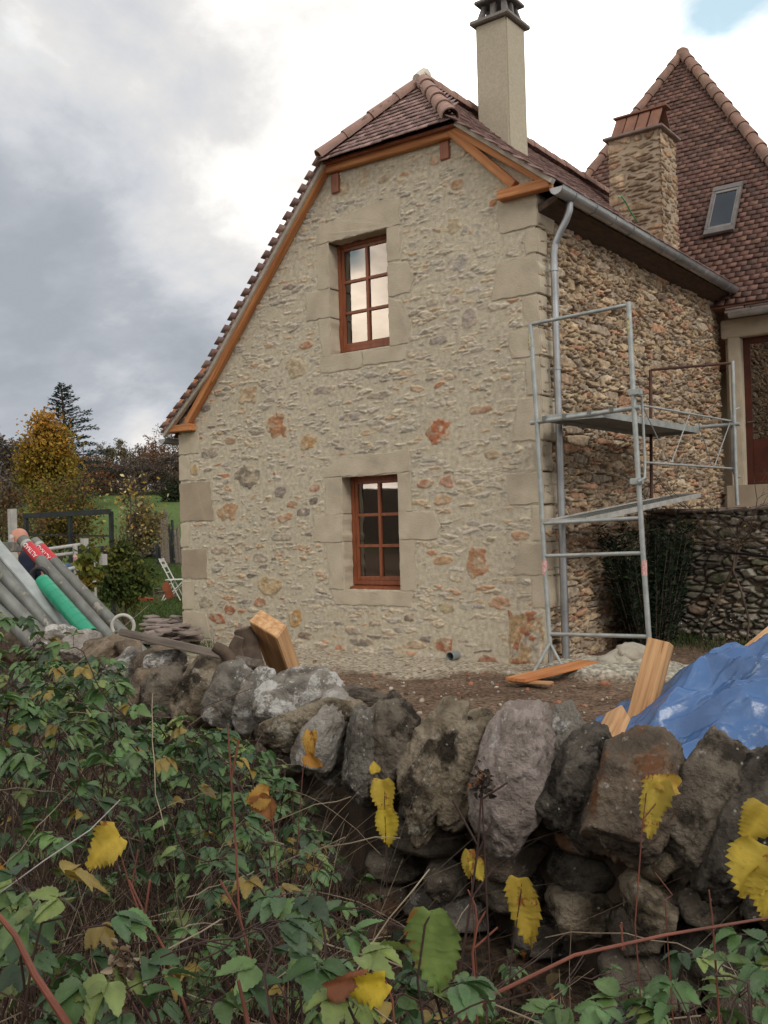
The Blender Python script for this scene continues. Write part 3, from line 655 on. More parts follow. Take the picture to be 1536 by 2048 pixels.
pts = [(.44, .13, 5.13), (.43, .13, 5.06), (.37, .12, 4.98), (.22, .09, 4.86), (dpx + .03, .07, 4.76), (dpx, .065, 4.66), (dpx, .065, 4.5)]
DX, DY = .135, .16
pts = [(.33, .20, 5.21), (.325, .20, 5.12), (.29, .19, 5.02), (.21, .17, 4.88), (DX + .02, DY, 4.76), (DX, DY, 4.64), (DX, DY, 4.45)]
m = MB(); m.tube(pts[:5], .042, 14); dp_ = m.build('downpipe', 'zinc', house, smooth=True)
m = MB(); m.tube(pts[4:], .042, 14); m.build('swan_neck', 'zinc', dp_, smooth=True)
for a, b, rr_ in ((4.5, 2.62, .040), (2.66, 1.10, .042), (1.14, .05, .044)):
    m = MB(); m.tube([(DX, DY, a), (DX, DY, b)], rr_, 16); m.build('pipe_length', 'zinc', dp_, smooth=True)
for z in (4.47, 3.35, 2.62, 1.55, 1.10, .62):
    m = MB(); m.pipe((DX, DY, z - .012), (DX, DY, z + .012), .050, .008, 16); m.box((.0, DY - .008, z - .01), (DX - .043, DY + .008, z + .01)); m.build('pipe_collar', 'zinc', dp_, smooth=False)
m = MB(); p = G(914, 1310); m.pipe((p[0], -.16, p[2]), (p[0], .05, p[2]), .056, .006, 20); m.build('drain_pipe', 'pvc', house, smooth=True)
m = MB(); m.tube([(p[0], -.06, p[2]), (p[0], .03, p[2])], .044, 14); m.build('drain_plug', 'dark', house)

# rendered chimney
chy = 1.80; cX1 = G(1020, 292, chy)[0]; cX0 = G(956, 255, chy)[0]; cY2 = pl(1057, 312, 0, cX1)[1]
czt = G(1016, 28, chy)[2]
ch = empty('chimney'); ch.parent = house; ch.location = (cX1 + 3 - .3, chy - 3 + .3, 6)
tag(ch, 'tall smooth beige rendered chimney')
def rough_box(name, p0, p1, m_, parent, amp=.006, res=.05, bevel=.02):
    mb = MB(); mb.box(p0, p1); o = mb.build(name, m_, parent, bevel=bevel); return o
rough_box('chimney_shaft', (cX0, chy, 6.2), (cX1, cY2, czt), 'render', ch)
m = MB(); m.box((cX0 - .06, chy - .06, czt), (cX1 + .06, cY2 + .06, czt + .06)); m.build('chimney_cap', 'slabg', ch, bevel=.012)
mx_, my_ = (cX0 + cX1) / 2, (chy + cY2) / 2
m = MB(); w1, w2 = .15, .20
for (sx, sy) in ((-1, -1), (1, -1), (1, 1), (-1, 1)):
    m.hexa([(mx_ + sx * w2 + i, my_ + sy * w2 + j, czt + .06) for i, j in ((-.045, -.045), (.045, -.045), (.045, .045), (-.045, .045))], [(mx_ + sx * w1 + i, my_ + sy * w1 + j, czt + .30) for i, j in ((-.03, -.03), (.03, -.03), (.03, .03), (-.03, .03))])
for (sx, sy) in ((0, -1), (0, 1), (1, 0), (-1, 0)):
    m.hexa([(mx_ + sx * w2 + i, my_ + sy * w2 + j, czt + .06) for i, j in ((-.03, -.03), (.03, -.03), (.03, .03), (-.03, .03))], [(mx_ + sx * w1 + i, my_ + sy * w1 + j, czt + .30) for i, j in ((-.05, -.03), (.05, -.03), (.05, .03), (-.05, .03))])
pot = m.build('chimney_pot', 'lead', ch, bevel=.008)
m = MB(); m.box((mx_ - .26, my_ - .26, czt + .302), (mx_ + .26, my_ + .26, czt + .35)); m.hexa([(mx_ - .2, my_ - .2, czt + .35), (mx_ + .2, my_ - .2, czt + .35), (mx_ + .2, my_ + .2, czt + .35), (mx_ - .2, my_ + .2, czt + .35)], [(mx_ - .05, my_ - .05, czt + .55), (mx_ + .05, my_ - .05, czt + .55), (mx_ + .05, my_ + .05, czt + .55), (mx_ - .05, my_ + .05, czt + .55)])
m.build('pot_lid', 'lead', pot, bevel=.01)

# ---------------- tower house behind
tower = empty('tower_house', (.5, 9, 0), 'older house behind with a steep pointed brown tiled roof and skylight', 'house')
TZ = 5.02; TY = 6.05; APX = pl(1365, 112, 1, 10.0)
XL, XR = -4.9, 2.35
APX = np.array([APX[0], 10.0, APX[2]])
P0 = np.array([XL, TY, TZ]); wv = XR - XL
vm = APX - np.array([APX[0], TY, TZ]); lv = np.linalg.norm(vm); vv = vm / lv; nn = np.cross((1, 0, 0), vv); nn /= np.linalg.norm(nn)
apx = APX[0] - XL
tiles('tile_slope', tower, P0, (1, 0, 0), vv, nn, wv, lv, .165, .118, OLDT, lambda a, b: a > apx * b / lv and a < wv - (wv - apx) * b / lv, 21, jit=.004)
TB = 13.9; bs = [(XL, TY, TZ), (XR, TY, TZ), (XR, TB, TZ), (XL, TB, TZ)]
m = MB(); q0 = [(x, y, TZ - .03) for x, y, _ in bs]; m.add(q0 + [tuple(APX + (0, 0, .02))], [(0, 1, 4), (1, 2, 4), (2, 3, 4), (3, 0, 4), (3, 2, 1, 0)]); o = m.build('roof_body', 'clay', tower)
halfround('hip_tile', tower, np.array(bs[1]) + (0, 0, .03), APX + (0, 0, .06), .125, .42, 'hipold')
halfround('hip_tile', tower, np.array(bs[0]) + (0, 0, .03), APX + (0, 0, .06), .11, .42, 'hipold', up=(0, -.4, 1))
m = MB(); m.tube([APX + (0, 0, -.02), APX + (0, 0, .12), APX + (0, 0, .17)], [.16, .12, .04], 10); m.build('roof_peak', 'hipold', tower, smooth=True)
# skylight
SK = [rp(x, y, P0, nn) for x, y in ((1412, 478), (1470, 468), (1489, 372), (1428, 384))]
sk = (SK[0] + SK[1] + SK[2] + SK[3]) / 4; su = .5 * ((SK[1] - SK[0]) + (SK[2] - SK[3])); sl = .5 * ((SK[3] - SK[0]) + (SK[2] - SK[1]))
su_l = abs(su[0]); sl_l = np.linalg.norm(sl); eu = np.array((1., 0, 0)); ev = vv
def skq(a, b, h): return tuple(sk + eu * a * su_l / 2 + ev * b * sl_l / 2 + nn * (h + .035))
sky_e = MB()
def ring(mb, o, i, h0, h1):
    for (a0, b0, a1, b1) in ((-o, -o, o, -i), (-o, i, o, o), (-o, -i, -i, i), (i, -i, o, i)):
        mb.hexa([skq(a0, b0, h0), skq(a1, b0, h0), skq(a1, b1, h0), skq(a0, b1, h0)], [skq(a0, b0, h1), skq(a1, b0, h1), skq(a1, b1, h1), skq(a0, b1, h1)])
ring(sky_e, 1.0, .80, .02, .08); skl = sky_e.build('skylight', 'lead', tower, bevel=.006); tag(skl, 'small skylight with grey metal frame')
g = MB(); ring(g, .795, .70, .03, .07); g.build('sash', 'slabg', skl, bevel=.004)
g = MB(); g.hexa([skq(-.70, -.70, .05), skq(.70, -.70, .05), skq(.70, .70, .05), skq(-.70, .70, .05)], [skq(-.70, -.70, .055), skq(.70, -.70, .055), skq(.70, .70, .055), skq(-.70, .70, .055)]); g.build('glass', 'glassd', skl); g = MB(); g.hexa([skq(-.7, -.7, .022), skq(.7, -.7, .022), skq(.7, .7, .022), skq(-.7, .7, .022)], [skq(-.7, -.7, .03), skq(.7, -.7, .03), skq(.7, .7, .03), skq(-.7, .7, .03)]); g.build('shaft', 'dark', skl)
g = MB(); g.hexa([skq(-.70, .1, .036), skq(.70, .1, .036), skq(.70, .70, .036), skq(-.70, .70, .036)], [skq(-.70, .1, .04), skq(.70, .1, .04), skq(.70, .70, .04), skq(-.70, .70, .04)]); g.build('blind', 'blind', skl)
# wall and stone doorway
DW = 6.42
dx0, dx1, dzt, dzb = G(1480, 700, 6.3)[0], 1.75, G(1490, 672, 6.3)[2], 2.12
m = MB(); m.box((.10, DW, 1.6), (dx0 - .02, DW + .4, 4.98)); m.box((dx1 + .02, DW, 1.6), (4.6, DW + .4, 4.98)); m.box((dx0 - .02, DW, dzt + .02), (dx1 + .02, DW + .4, 4.98)); m.box((dx0 - .02, DW, 1.6), (dx1 + .02, DW + .4, dzb)); m.build('wall', 'ashlarb', tower)
m = MB(); m.box((4.2, DW + .4, 1.6), (4.6, 13, 4.98)); m.box((-4.5, 12.9, 1.6), (4.2, 13.3, 4.98)); m.build('rear_wall', 'ashlarb', tower)
m = MB(); m.box((dx0 - .20, 6.30, 1.75), (dx0, 6.62, dzt)); m.build('door_jamb', 'ashlar', tower, bevel=.015)
m = MB(); m.box((dx1, 6.30, 1.75), (dx1 + .2, 6.62, dzt)); m.build('door_jamb', 'ashlar', tower, bevel=.015)
m = MB(); m.box((dx0 - .30, 6.29, dzt), (dx1 + .3, 6.64, dzt + .30)); m.build('lintel', 'ashlar', tower, bevel=.015)
m = MB(); m.box((dx0 - .25, 6.15, 1.72), (dx1 + .25, 6.62, dzb)); m.build('door_step', 'ashlarb', tower, bevel=.015)
m = MB(); y = 6.47
for a, b, c, d in ((dx0, dzb, dx0 + .11, dzt), (dx1 - .11, dzb, dx1, dzt), (dx0 + .11, dzt - .11, dx1 - .11, dzt), (dx0 + .11, dzb, dx1 - .11, dzb + .75), ((dx0 + dx1) / 2 - .06, dzb + .75, (dx0 + dx1) / 2 + .06, dzt - .11)):
    m.box((a, y, b), (c, y + .06, d))
dr = m.build('door', 'doorw', tower, bevel=.006); tag(dr, 'dark red brown glazed door in a pale stone frame')
m = MB(); m.box((dx0 + .1, y + .02, dzb + .7), (dx1 - .1, y + .025, dzt - .1)); m.build('glass', 'glass', dr)
m = MB(); m.tube([(dx0 + .055, y - .05, 3.15), (dx0 + .055, y, 3.15)], .012, 8); m.bar((dx0 + .055, y - .05, 3.15), (dx0 + .16, y - .05, 3.15), .015, .015); m.build('handle', 'galvd', dr)
m = MB(); m.box((.1, 6.9, 1.7), (4.0, 7.0, 4.9)); m.build('inner_wall', 'dark', tower)
# thin stone slabs stacked at the low eave, gutter below
for k, (z, yo) in enumerate(((4.88, 6.02), (4.94, 6.06), (5.0, 6.10))):
    x = .22
    while x < 3.0:
        w = rnd.uniform(.28, .5); m = MB(); m.box((x, yo + rnd.uniform(-.04, .03), z), (x + w, 6.6, z + rnd.uniform(.035, .05))); m.build('eaves_slab', 'slate', tower, bevel=.01); x += w + .006
gutter('gutter', (.3, 6.0, 4.86), (3.2, 6.0, 4.86), .07, tower)

# old stone chimney standing between the two roofs
och = empty('stone_chimney', (-1., 5.5, 5.5), 'weathered rubble stone chimney capped with leaning brown clay slabs', 'chimney')
oy = 5.2; oX1 = G(1324, 420, oy)[0]; oX0 = G(1217, 330, oy)[0]; oY2 = pl(1357, 470, 0, oX1)[1]; ozt = G(1330, 252, oy)[2]; ozb = 5.4
PALC = [(.30, .235, .165), (.26, .20, .14), (.34, .27, .19), (.29, .20, .13), (.33, .25, .17), (.24, .19, .14)]
r = .014; X, Z = np.meshgrid(np.arange(0, oX1 - oX0 + r, r), np.arange(ozb, ozt, r))
H, C = rubble(X, Z, 33, .26, .075, PALC, (.24, .19, .135), .014, tilt=.006, bigp=.1, wj=.35, flat=.4)
C = C * (1 - .45 * sm(fbm(X / .35, Z / .9, 4, 3), .05, .5))[..., None] * (1.2, 1.11, 1.06)
sheet('chimney_face', X, Z, H, C, (oX0, oy, 0), (1, 0, 0), (0, 0, 1), (0, -1, 0), Z < 99, 'rubble', och)
X, Z = np.meshgrid(np.arange(0, oY2 - oy + r, r), np.arange(ozb, ozt, r))
H, C = rubble(X, Z, 35, .26, .075, PALC, (.21, .165, .12), .014, tilt=.006, bigp=.1, wj=.35, flat=.4)
C = C * (1 - .45 * sm(fbm(X / .3, Z / .5, 4, 3), .0, .5))[..., None] * (1.16, 1.08, 1.03)
sheet('chimney_face', X, Z, H, C, (oX1, oy, 0), (0, 1, 0), (0, 0, 1), (1, 0, 0), Z < 99, 'rubble', och)
m = MB(); m.box((oX0 + .01, oy + .01, ozb), (oX1 - .01, oY2 - .01, ozt)); m.build('chimney_core', 'ashlarb', och)
m = MB(); m.box((oX0 - .07, oy - .07, ozt), (oX1 + .07, oY2 + .07, ozt + .045)); m.build('chimney_cap', 'slate', och, bevel=.01)
cw_ = (oX1 - oX0 - .06) / 4
for k in range(4):
    for s in (0, 1):
        x = oX0 + .03 + k * cw_ + rnd.uniform(-.004, .004); m = MB(); yb = oy + .02 if s == 0 else oY2 - .02; yt = (oy + oY2) / 2 + (-.06 if s == 0 else .06)
        m.bar((x + cw_ / 2, yb, ozt + .04), (x + cw_ / 2, yt, ozt + .44), cw_ - .025, .022, up=(0, 1, 0)); m.build('clay_slab', 'clay', och, bevel=.003)
m = MB(); m.box((oX0 + .0, (oy + oY2) / 2 - .12, ozt + .435), (oX1 + .03, (oy + oY2) / 2 + .12, ozt + .465)); m.build('chimney_lid', 'clay', och, bevel=.004)
m = MB(); m.tube([pl(x, y, 0, .12 - .5) for x, y in ((1237, 395), (1242, 392), (1250, 402), (1262, 425), (1275, 443))], .010, 8)
tag(m.build('green_hose', mat('green_hose', (.04, .30, .12), bump=0, rough=.4), None, smooth=True), 'short bright green hose lying over the roof edge beside the stone chimney', 'hose')

# ------------------------------------------------------------------ ground: one sheet to the horizon
def terrain(X, Y):
    dx = X - CAM[0]; dy = Y - CAM[1]; d = dx * Fh[0] + dy * Fh[1]; l = dx * Rh[0] + dy * Rh[1]
    rad = np.sqrt(dx * dx + dy * dy)
    z = np.interp(rad, [0, 19, 30, 40, 60, 78, 120, 300, 1500], [0, 0, .65, 1.25, 3.1, 4.6, 6.5, 14, 26])
    z = z + sm(rad, 20, 60) * .5 * fbm(X / 17., Y / 17., 3, 2)
    left = sm(-l + .0, .6, 3.0) * sm(d, 6.5, 9)                          # the garden side lies a little higher
    z = z + .0 * left
    z = z + .026 * fbm(X / .45, Y / .45, 4, 1) + .016 * fbm(X / .16, Y / .16, 3, 3)
    return z
def axis(lo, hi, f0, f1, st):
    a = np.arange(f0, f1, st); s = st; b = [f1]
    while b[-1] < hi: s *= 1.16; b.append(b[-1] + s)
    s = st; c = [f0]
    while c[-1] > lo: s *= 1.16; c.append(c[-1] - s)
    return np.array(c[:0:-1] + list(a) + b)
gx = axis(-1600, 1600, -11, 4.5, .06); gy = axis(-1600, 1600, -10, 4, .06)
X, Y = np.meshgrid(gx, gy); Z = terrain(X, Y)
dx = X - CAM[0]; dy = Y - CAM[1]; dd = dx * Fh[0] + dy * Fh[1]; ll = dx * Rh[0] + dy * Rh[1]
soil = np.array((.145, .098, .068)); pale = np.array((.36, .31, .235)); green = np.array((.055, .085, .022)); field = np.array((.075, .115, .032)); leaf = np.array((.06, .042, .028))
C = np.broadcast_to(soil, X.shape + (3,)).copy() * (1 + .5 * fbm(X / .22, Y / .22, 4, 6))[..., None]
k = sm(fbm(X / .6, Y / .45, 4, 4), .0, .35)[..., None]; C = C * (1 - .45 * k) + np.array((.20, .145, .10)) * .45 * k
nearwall = np.where((X > -6.6) & (X < .5), np.clip(-Y, 0, 9), np.hypot(np.clip(X - .5, 0, 9), np.clip(-Y, 0, 9)))
k = (sm(1.1 + .9 * sm(-X, .3, 1.2) - nearwall + .7 * fbm(X / .4, Y / .3, 4, 2), .2, .8) * (Y < .3) * (X > -7.2))[..., None]; C = C * (1 - k) + pale * k
Z = Z + .015 * k[..., 0] * (1 + fbm(X / .25, Y / .25, 3, 5))
hx, hy = .95, -.15                                                        # lime mortar spilled beside the scaffold
k = sm(1 - np.hypot((X - hx) / .95, (Y - hy) / .75) + .35 * fbm(X / .25, Y / .25, 3, 3), .1, .35)
C = C * (1 - k[..., None]) + np.array((.40, .37, .30)) * k[..., None]; Z = Z + .10 * k
k = (sm(-ll, 2.3, 3.0) * sm(dd, 9.5, 12.5) * sm(fbm(X / 1.5, Y / 1.5, 3, 2), -.7, -.1))[..., None]; C = C * (1 - k) + green * k
k = sm(np.hypot(dx, dy), 26, 32)[..., None]; C = C * (1 - k) + field * (1 + .25 * fbm(X / 6, Y / 6, 3, 4))[..., None] * k
k = (sm(-dd, -5.0, -3.5))[..., None]; C = C * (1 - k) + leaf * k
ny, nx = X.shape; idx = np.arange(nx * ny).reshape(ny, nx)
F = np.stack([idx[:-1, :-1], idx[:-1, 1:], idx[1:, 1:], idx[1:, :-1]], -1).reshape(-1, 4)
tag(link('ground', npmesh('ground', np.stack([X, Y, Z], -1).reshape(-1, 3), F, C.reshape(-1, 3)), 'soil', None, True), kind='structure')
def tz(x, y): return float(terrain(np.array([[x]], float), np.array([[y]], float))[0, 0])

# ------------------------------------------------------------------ terrace and its retaining wall
m = MB(); m.box((-.02, 3.35, -.1), (7.5, 6.42, 1.70)); o = m.build('terrace', 'slate', None); tag(o, kind='structure')
ret = empty('retaining_wall', (2.2, 3.2, 0), 'dark dry stone retaining wall of rounded mossy stones holding up the terrace', 'wall')
r = .0125; X, Z = np.meshgrid(np.arange(0, 4.4, r), np.arange(-.15, 1.74, r))
PALR = 1.22 * np.array([(.17, .15, .115), (.13, .115, .09), (.21, .185, .145), (.15, .13, .10), (.11, .098, .08), (.24, .215, .175), (.175, .145, .11), (.145, .125, .10), (.23, .17, .12)])
H, C = rubble(X, Z, 51, .16, .07, PALR, (.03, .024, .017), .06, tilt=.04, bigp=.16, wj=.10, flat=.40)
k = sm(fbm(X / .3, Z / .2, 4, 3), .22, .5)[..., None]; C = C * (1 - .6 * k) + np.array((.06, .075, .025)) * .6 * k
k = sm(fbm(X / .05, Z / .05, 3, 6), .38, .5)[..., None] * .6; C = C * (1 - k) + np.array((.33, .32, .28)) * k
sheet('wall_face', X, Z, H, C, (0.02, 3.1, 0), (1, 0, 0), (0, 0, 1), (0, -1, 0), Z < 99, 'rubble', ret)
m = MB(); m.box((.02, 3.13, -.1), (4.3, 3.38, 1.68)); m.build('wall_core', 'bark', ret)
x = .05
while x < 4.2:
    w = rnd.uniform(.25, .55); m = MB(); z = 1.70 + rnd.uniform(-.02, .02); y = 3.02 + rnd.uniform(-.04, .04)
    m.hexa([(x, y, z), (x + w, y + rnd.uniform(-.05, .05), z), (x + w - .02, y + .5, z), (x + .02, y + .5, z)], [(x + .02, y + .02, z + rnd.uniform(.04, .07)), (x + w - .02, y, z + rnd.uniform(.04, .07)), (x + w - .02, y + .5, z + .05), (x + .02, y + .5, z + .05)])
    m.build('capping_slab', 'slate', ret, bevel=.015); x += w + .01

# ------------------------------------------------------------------ scaffold
scf = empty('scaffold', (.8, 1, 0), 'galvanised steel scaffold tower with two lifts beside the right corner of the stone house', 'scaffold')
SY = -.35; PR = .0275
def S(px, py, y=SY): return pl(px, py, 1, y)
def T(name, pts, r=PR, m_='galv', parent=scf, n=10, label=None):
    m = MB(); m.tube(pts, r, n); return tag(m.build(name, m_, parent, smooth=True), label)
LP = [S(x, y) for x, y in ((1061, 648), (1074, 845), (1088, 1110), (1100, 1290))]
RP = [S(x, y) for x, y in ((1257, 604), (1268, 815), (1286, 1106), (1299, 1290))]
T('pole', LP[:3], label='left front pole'); T('pole', [LP[2], LP[3]], PR, 'galv'); T('pole', RP[:3]); T('pole', [RP[2], RP[3]])
for (x, y), (x2, y2) in (((1064, 648), (1255, 610)), ((1088, 1047), (1280, 1036)), ((1090, 1112), (1286, 1106)), ((1100, 1268), (1298, 1273))):
    T('ledger', [S(x, y), S(x2, y2)], .021)
T('platform_bar', [S(1062, 846), S(1280, 814)], .026, 'galv')
for x, y in ((1090, 841), (1130, 836), (1180, 829), (1225, 822)):
    p = S(x, y); m = MB(); m.box((p[0] - .02, p[1] - .035, p[2] - .02), (p[0] + .02, p[1] + .035, p[2] + .045)); m.build('platform_hook', 'galvd', scf, bevel=.004)
for (x, y), m_ in (((1061, 684), 'ylabel'), ((1258, 652), 'ylabel'), ((1089, 1136), 'pink'), ((1288, 1136), 'pink')):
    a = S(x, y - 15); b = S(x + 1, y + 15); T('label_band', [a, b], PR + .0012, m_, n=14)
for bx, ex, ey in ((LP[3], (1064, 1350), (1128, 1338)), (RP[3], (1276, 1362), (1322, 1345))):
    for q_ in (ex, ey):
        e_ = rp(q_[0], q_[1], (0, 0, .06), (0, 0, 1)); e_ = np.array(bx) * .35 + e_ * .65 if np.linalg.norm(e_ - np.array(bx)) > 1.2 else e_
        e_[2] = max(.03, min(e_[2], .09)); T('foot_brace', [bx + np.array((0, 0, .02)), e_], .016)
    T('foot', [bx, (bx[0] + .01, bx[1], .05)], .022); m = MB(); m.box((bx[0] - .06, bx[1] - .06, .03), (bx[0] + .08, bx[1] + .06, .05)); m.build('base_plate', 'galvd', scf)
BY = 2.62
def Q_(px, py): return pl(px, py, 1, BY)
T('pole', [Q_(1301, 740), Q_(1303, 1000), (Q_(1303, 1000)[0], BY, 1.76)], .022, 'rust')
T('pole', [Q_(1465, 722), Q_(1472, 955), (Q_(1475, 1010)[0], BY, 1.76)], .024, 'galv')
T('ledger', [Q_(1302, 740), Q_(1465, 726)], .018, 'rust')
T('ledger', [Q_(1300, 862), Q_(1480, 848)], .024, 'galv')
# upper deck
def deck(name, c, th, parent, m_='galvd', rim='galv', ribs=True, top=False):
    c = [np.array(p, float) for p in c]; m = MB(); m.hexa(c, [p + (0, 0, .012) for p in c]); o = m.build(name, m_, parent)
    def side(a, b): m2 = MB(); m2.bar(a + (0, 0, .0), b + (0, 0, .0), .008, th); return m2.build('side_rail', rim, o)
    side(c[0], c[3]); side(c[1], c[2]); side(c[0], c[1]); side(c[3], c[2])
    if top:
        n_ = 60; m2 = MB()
        for i in range(n_):
            t0 = (i + .15) / n_; t1 = (i + .7) / n_
            for s0, s1 in ((.08, .3), (.38, .62), (.7, .92)):
                f = lambda s, t_: (c[0] * (1 - s) + c[1] * s) * (1 - t_) + (c[3] * (1 - s) + c[2] * s) * t_ + (0, 0, .0135)
                q0 = [f(s0, t0), f(s1, t0), f(s1, t1), f(s0, t1)]; m2.hexa(q0, [p + (0, 0, .004) for p in q0])
        m2.build('grip_slot', 'galvd', o)
    return o
z = 2.74
deck('platform', [(.22, SY, z), (.90, SY, z - .01), (.90, 2.62, z), (.22, 2.62, z)], .075, scf)
lp = empty('scaffold_plank', (.5, 1.3, 1.7), 'perforated pale steel plank sloping from the scaffold up onto the retaining wall', 'plank')
a_ = S(1096, 1044); b_ = S(1172, 1041); c_ = pl(1401, 990, 1, 3.15); d_ = pl(1345, 986, 1, 3.15)
a_[2] += .0; deck('plank_deck', [a_, b_, (c_[0], 3.15, c_[2]), (d_[0], 3.15, c_[2] + .0)], .06, lp, 'galv', 'whitish', top=True)
# guard rail along the right side
gr = 1.30
def U_(px, py): return pl(px, py, 0, RP[1][0] + .06)
rail = T('guard_rail', [U_(1272, 786), U_(1283, 792), U_(1285, 812), U_(1290, 930), U_(1289, 956), U_(1276, 964)], .014, 'galv')
T('rail', [U_(1285, 811), U_(1463, 842)], .012, 'galv', rail); T('rail', [U_(1290, 925), U_(1465, 937)], .013, 'galv', rail)
T('rail_upright', [U_(1478, 816), U_(1463, 822), U_(1463, 842), U_(1466, 940), U_(1470, 952), U_(1480, 954)], .014, 'galv', rail)
for a, b in (((1287, 815), (1312, 870)), ((1380, 826), (1343, 925)), ((1460, 845), (1428, 935)), ((1310, 865), (1340, 930)), ((1392, 830), (1424, 932))):
    T('rail_brace', [U_(*a), U_(*b)], .0065, 'galv', rail, 6)
for x, y in ((1268, 785), (1271, 963)):
    p = S(x, y); m = MB(); m.box((p[0] - .05, p[1] - .04, p[2] - .035), (p[0] + .08, p[1] + .04, p[2] + .035)); m.build('clamp', 'galv', rail, bevel=.01)

# ------------------------------------------------------------------ loose things beside the house
def gp(px, py, z=0.): return rp(px, py, (0, 0, z), (0, 0, 1))
def beam(name, a, b, w, h, m_, label, cat, up=(0, 0, 1), bev=.006, parent=None, group=None):
    o = MB(); o.bar(a, b, w, h, up); o = align(o.build(name, m_, parent, bevel=bev), a, b); return tag(o, label, cat, group) if label else o
a = gp(1030, 1358, .10); b = gp(1180, 1326, .10)
beam('board', (a[0], a[1], .09), (b[0], b[1], .11), .24, .035, 'wood', 'orange brown board lying flat under the foot of the scaffold', 'board')
a = gp(1022, 1370, .02); beam('board', (a[0], a[1] - .02, .06), (a[0] + .42, a[1] + .06, .06), .12, .022, 'sawn', 'small thin pale board sticking out under the longer board at the scaffold foot', 'board')

def rock(rnd_, dims, nplanes=14, amp=.05, sub=4, seed=0, ns=3., boxy=False):
    bm = bmesh.new(); bmesh.ops.create_icosphere(bm, subdivisions=sub, radius=1)
    P = []
    for _ in range(nplanes):
        v = Vector((rnd_.gauss(0, 1), rnd_.gauss(0, 1), rnd_.gauss(0, 1))).normalized(); P.append((v, rnd_.uniform(.62, .95)))
    if boxy:
        P = [(v, h * 1.1) for v, h in P[:8]]
        for ax in range(3):
            for sg in (-1, 1):
                v = Vector((0, 0, 0)); v[ax] = sg; v += Vector((rnd_.gauss(0, .32), rnd_.gauss(0, .32), rnd_.gauss(0, .32))); P.append((v.normalized(), rnd_.uniform(.74, .92)))
    off = Vector((seed * 3.7, seed * 1.3, seed * 2.1))
    for v in bm.verts:
        d = v.co.normalized(); r_ = 1.10 if boxy else 1.08
        for n_, h in P:
            t = d.dot(n_)
            if t > .05:
                q = h / t
                if q < r_: r_ = q
        r_ += amp * mnoise.fractal(d * ns + off, .8, 2.1, 6) + amp * .6 * mnoise.noise(d * ns * .5 + off) - amp * .7 * abs(mnoise.noise(d * ns * 1.9 + off))
        v.co = Vector((d.x * r_ * dims[0], d.y * r_ * dims[1], d.z * r_ * dims[2]))
    return bm
def rockobj(name, m_, parent, mtx, dims, seed, amp=.05, nplanes=14, sub=4, smooth=True, boxy=False):
    rr_ = random.Random(seed); bm = rock(rr_, dims, nplanes, amp, sub, seed, 3., boxy); bm.transform(mtx)
    me = bpy.data.meshes.new(name); bm.to_mesh(me); bm.free(); return link(name, me, m_, parent, smooth)
def M_(p, rz=0, ry=0, rx=0):
    return Matrix.Translation(Vector(p)) @ Matrix.Rotation(rz, 4, 'Z') @ Matrix.Rotation(ry, 4, 'Y') @ Matrix.Rotation(rx, 4, 'X')
hp = empty('mortar_heap', (1.0, .2, .0), 'knobbly pale heap of hardened lime mortar lumps on the ground beside the scaffold', 'heap')
for i, (px, py, s) in enumerate(((1235, 1318, .17), (1262, 1305, .17), (1210, 1335, .13), (1285, 1318, .15), (1190, 1345, .13), (1245, 1340, .20), (1270, 1338, .19), (1222, 1352, .19), (1160, 1352, .10))):
    p = Dp(px, py, 10.6); rockobj('mortar_lump', 'lime', hp, M_((p[0], p[1], max(p[2], .05)), i, 0, 0), (s, s, s * .65), 300 + i, .16, 10, 3)

# timbers in front
def uprot(a, b, deg):
    d = (Vector(b) - Vector(a)).normalized(); u = Vector((0, 0, 1)); u = (u - d * u.dot(d)).normalized(); return Matrix.Rotation(R(deg), 3, d) @ u
a = Dp(1322, 1283, 6.3); b = Dp(1280, 1440, 6.2); b2 = b + (b - a) * .6
beam('timber_post', a, b2, .105, .145, 'sawn', 'orange squared timber leaning upright out of the blue tarpaulin', 'post', up=uprot(a, b2, 62), bev=.004)
a = Dp(1243, 1432, 5.9); b = a + np.array((-.25, -.40, -.35)); b[2] = a[2] - .30
a = Dp(1237, 1432, 5.9); b = Dp(1222, 1462, 5.6)
beam('timber_block', a, b + (b - a) * .8, .11, .10, 'sawn', 'short orange block of timber between the coping stones and the tarpaulin', 'block', up=uprot(a, b, 30), bev=.004)
a = Dp(1545, 1270, 7.2); b = Dp(1485, 1320, 7.0)
beam('timber_post', a + (a - b) * 2, b + (b - a) * .1, .10, .10, 'sawn', 'orange timber poking out behind the top of the blue tarpaulin at the picture edge', 'post', bev=.004)
# the big beam behind the wall, on the left
E_ = [Dp(497, 1242, 5.42), Dp(553, 1276, 5.38), Dp(573, 1250, 5.56), Dp(521, 1218, 5.60)]
tv = Dp(578, 1345, 5.62) - E_[1]; tv = tv * 1.7
m = MB(); m.hexa(E_, [p + tv for p in E_])
tag(align(m.build('squared_beam', 'sawn', None, bevel=.006), E_[1], E_[1] + tv), 'thick orange squared beam leaning end up behind the field wall before the gable', 'beam')

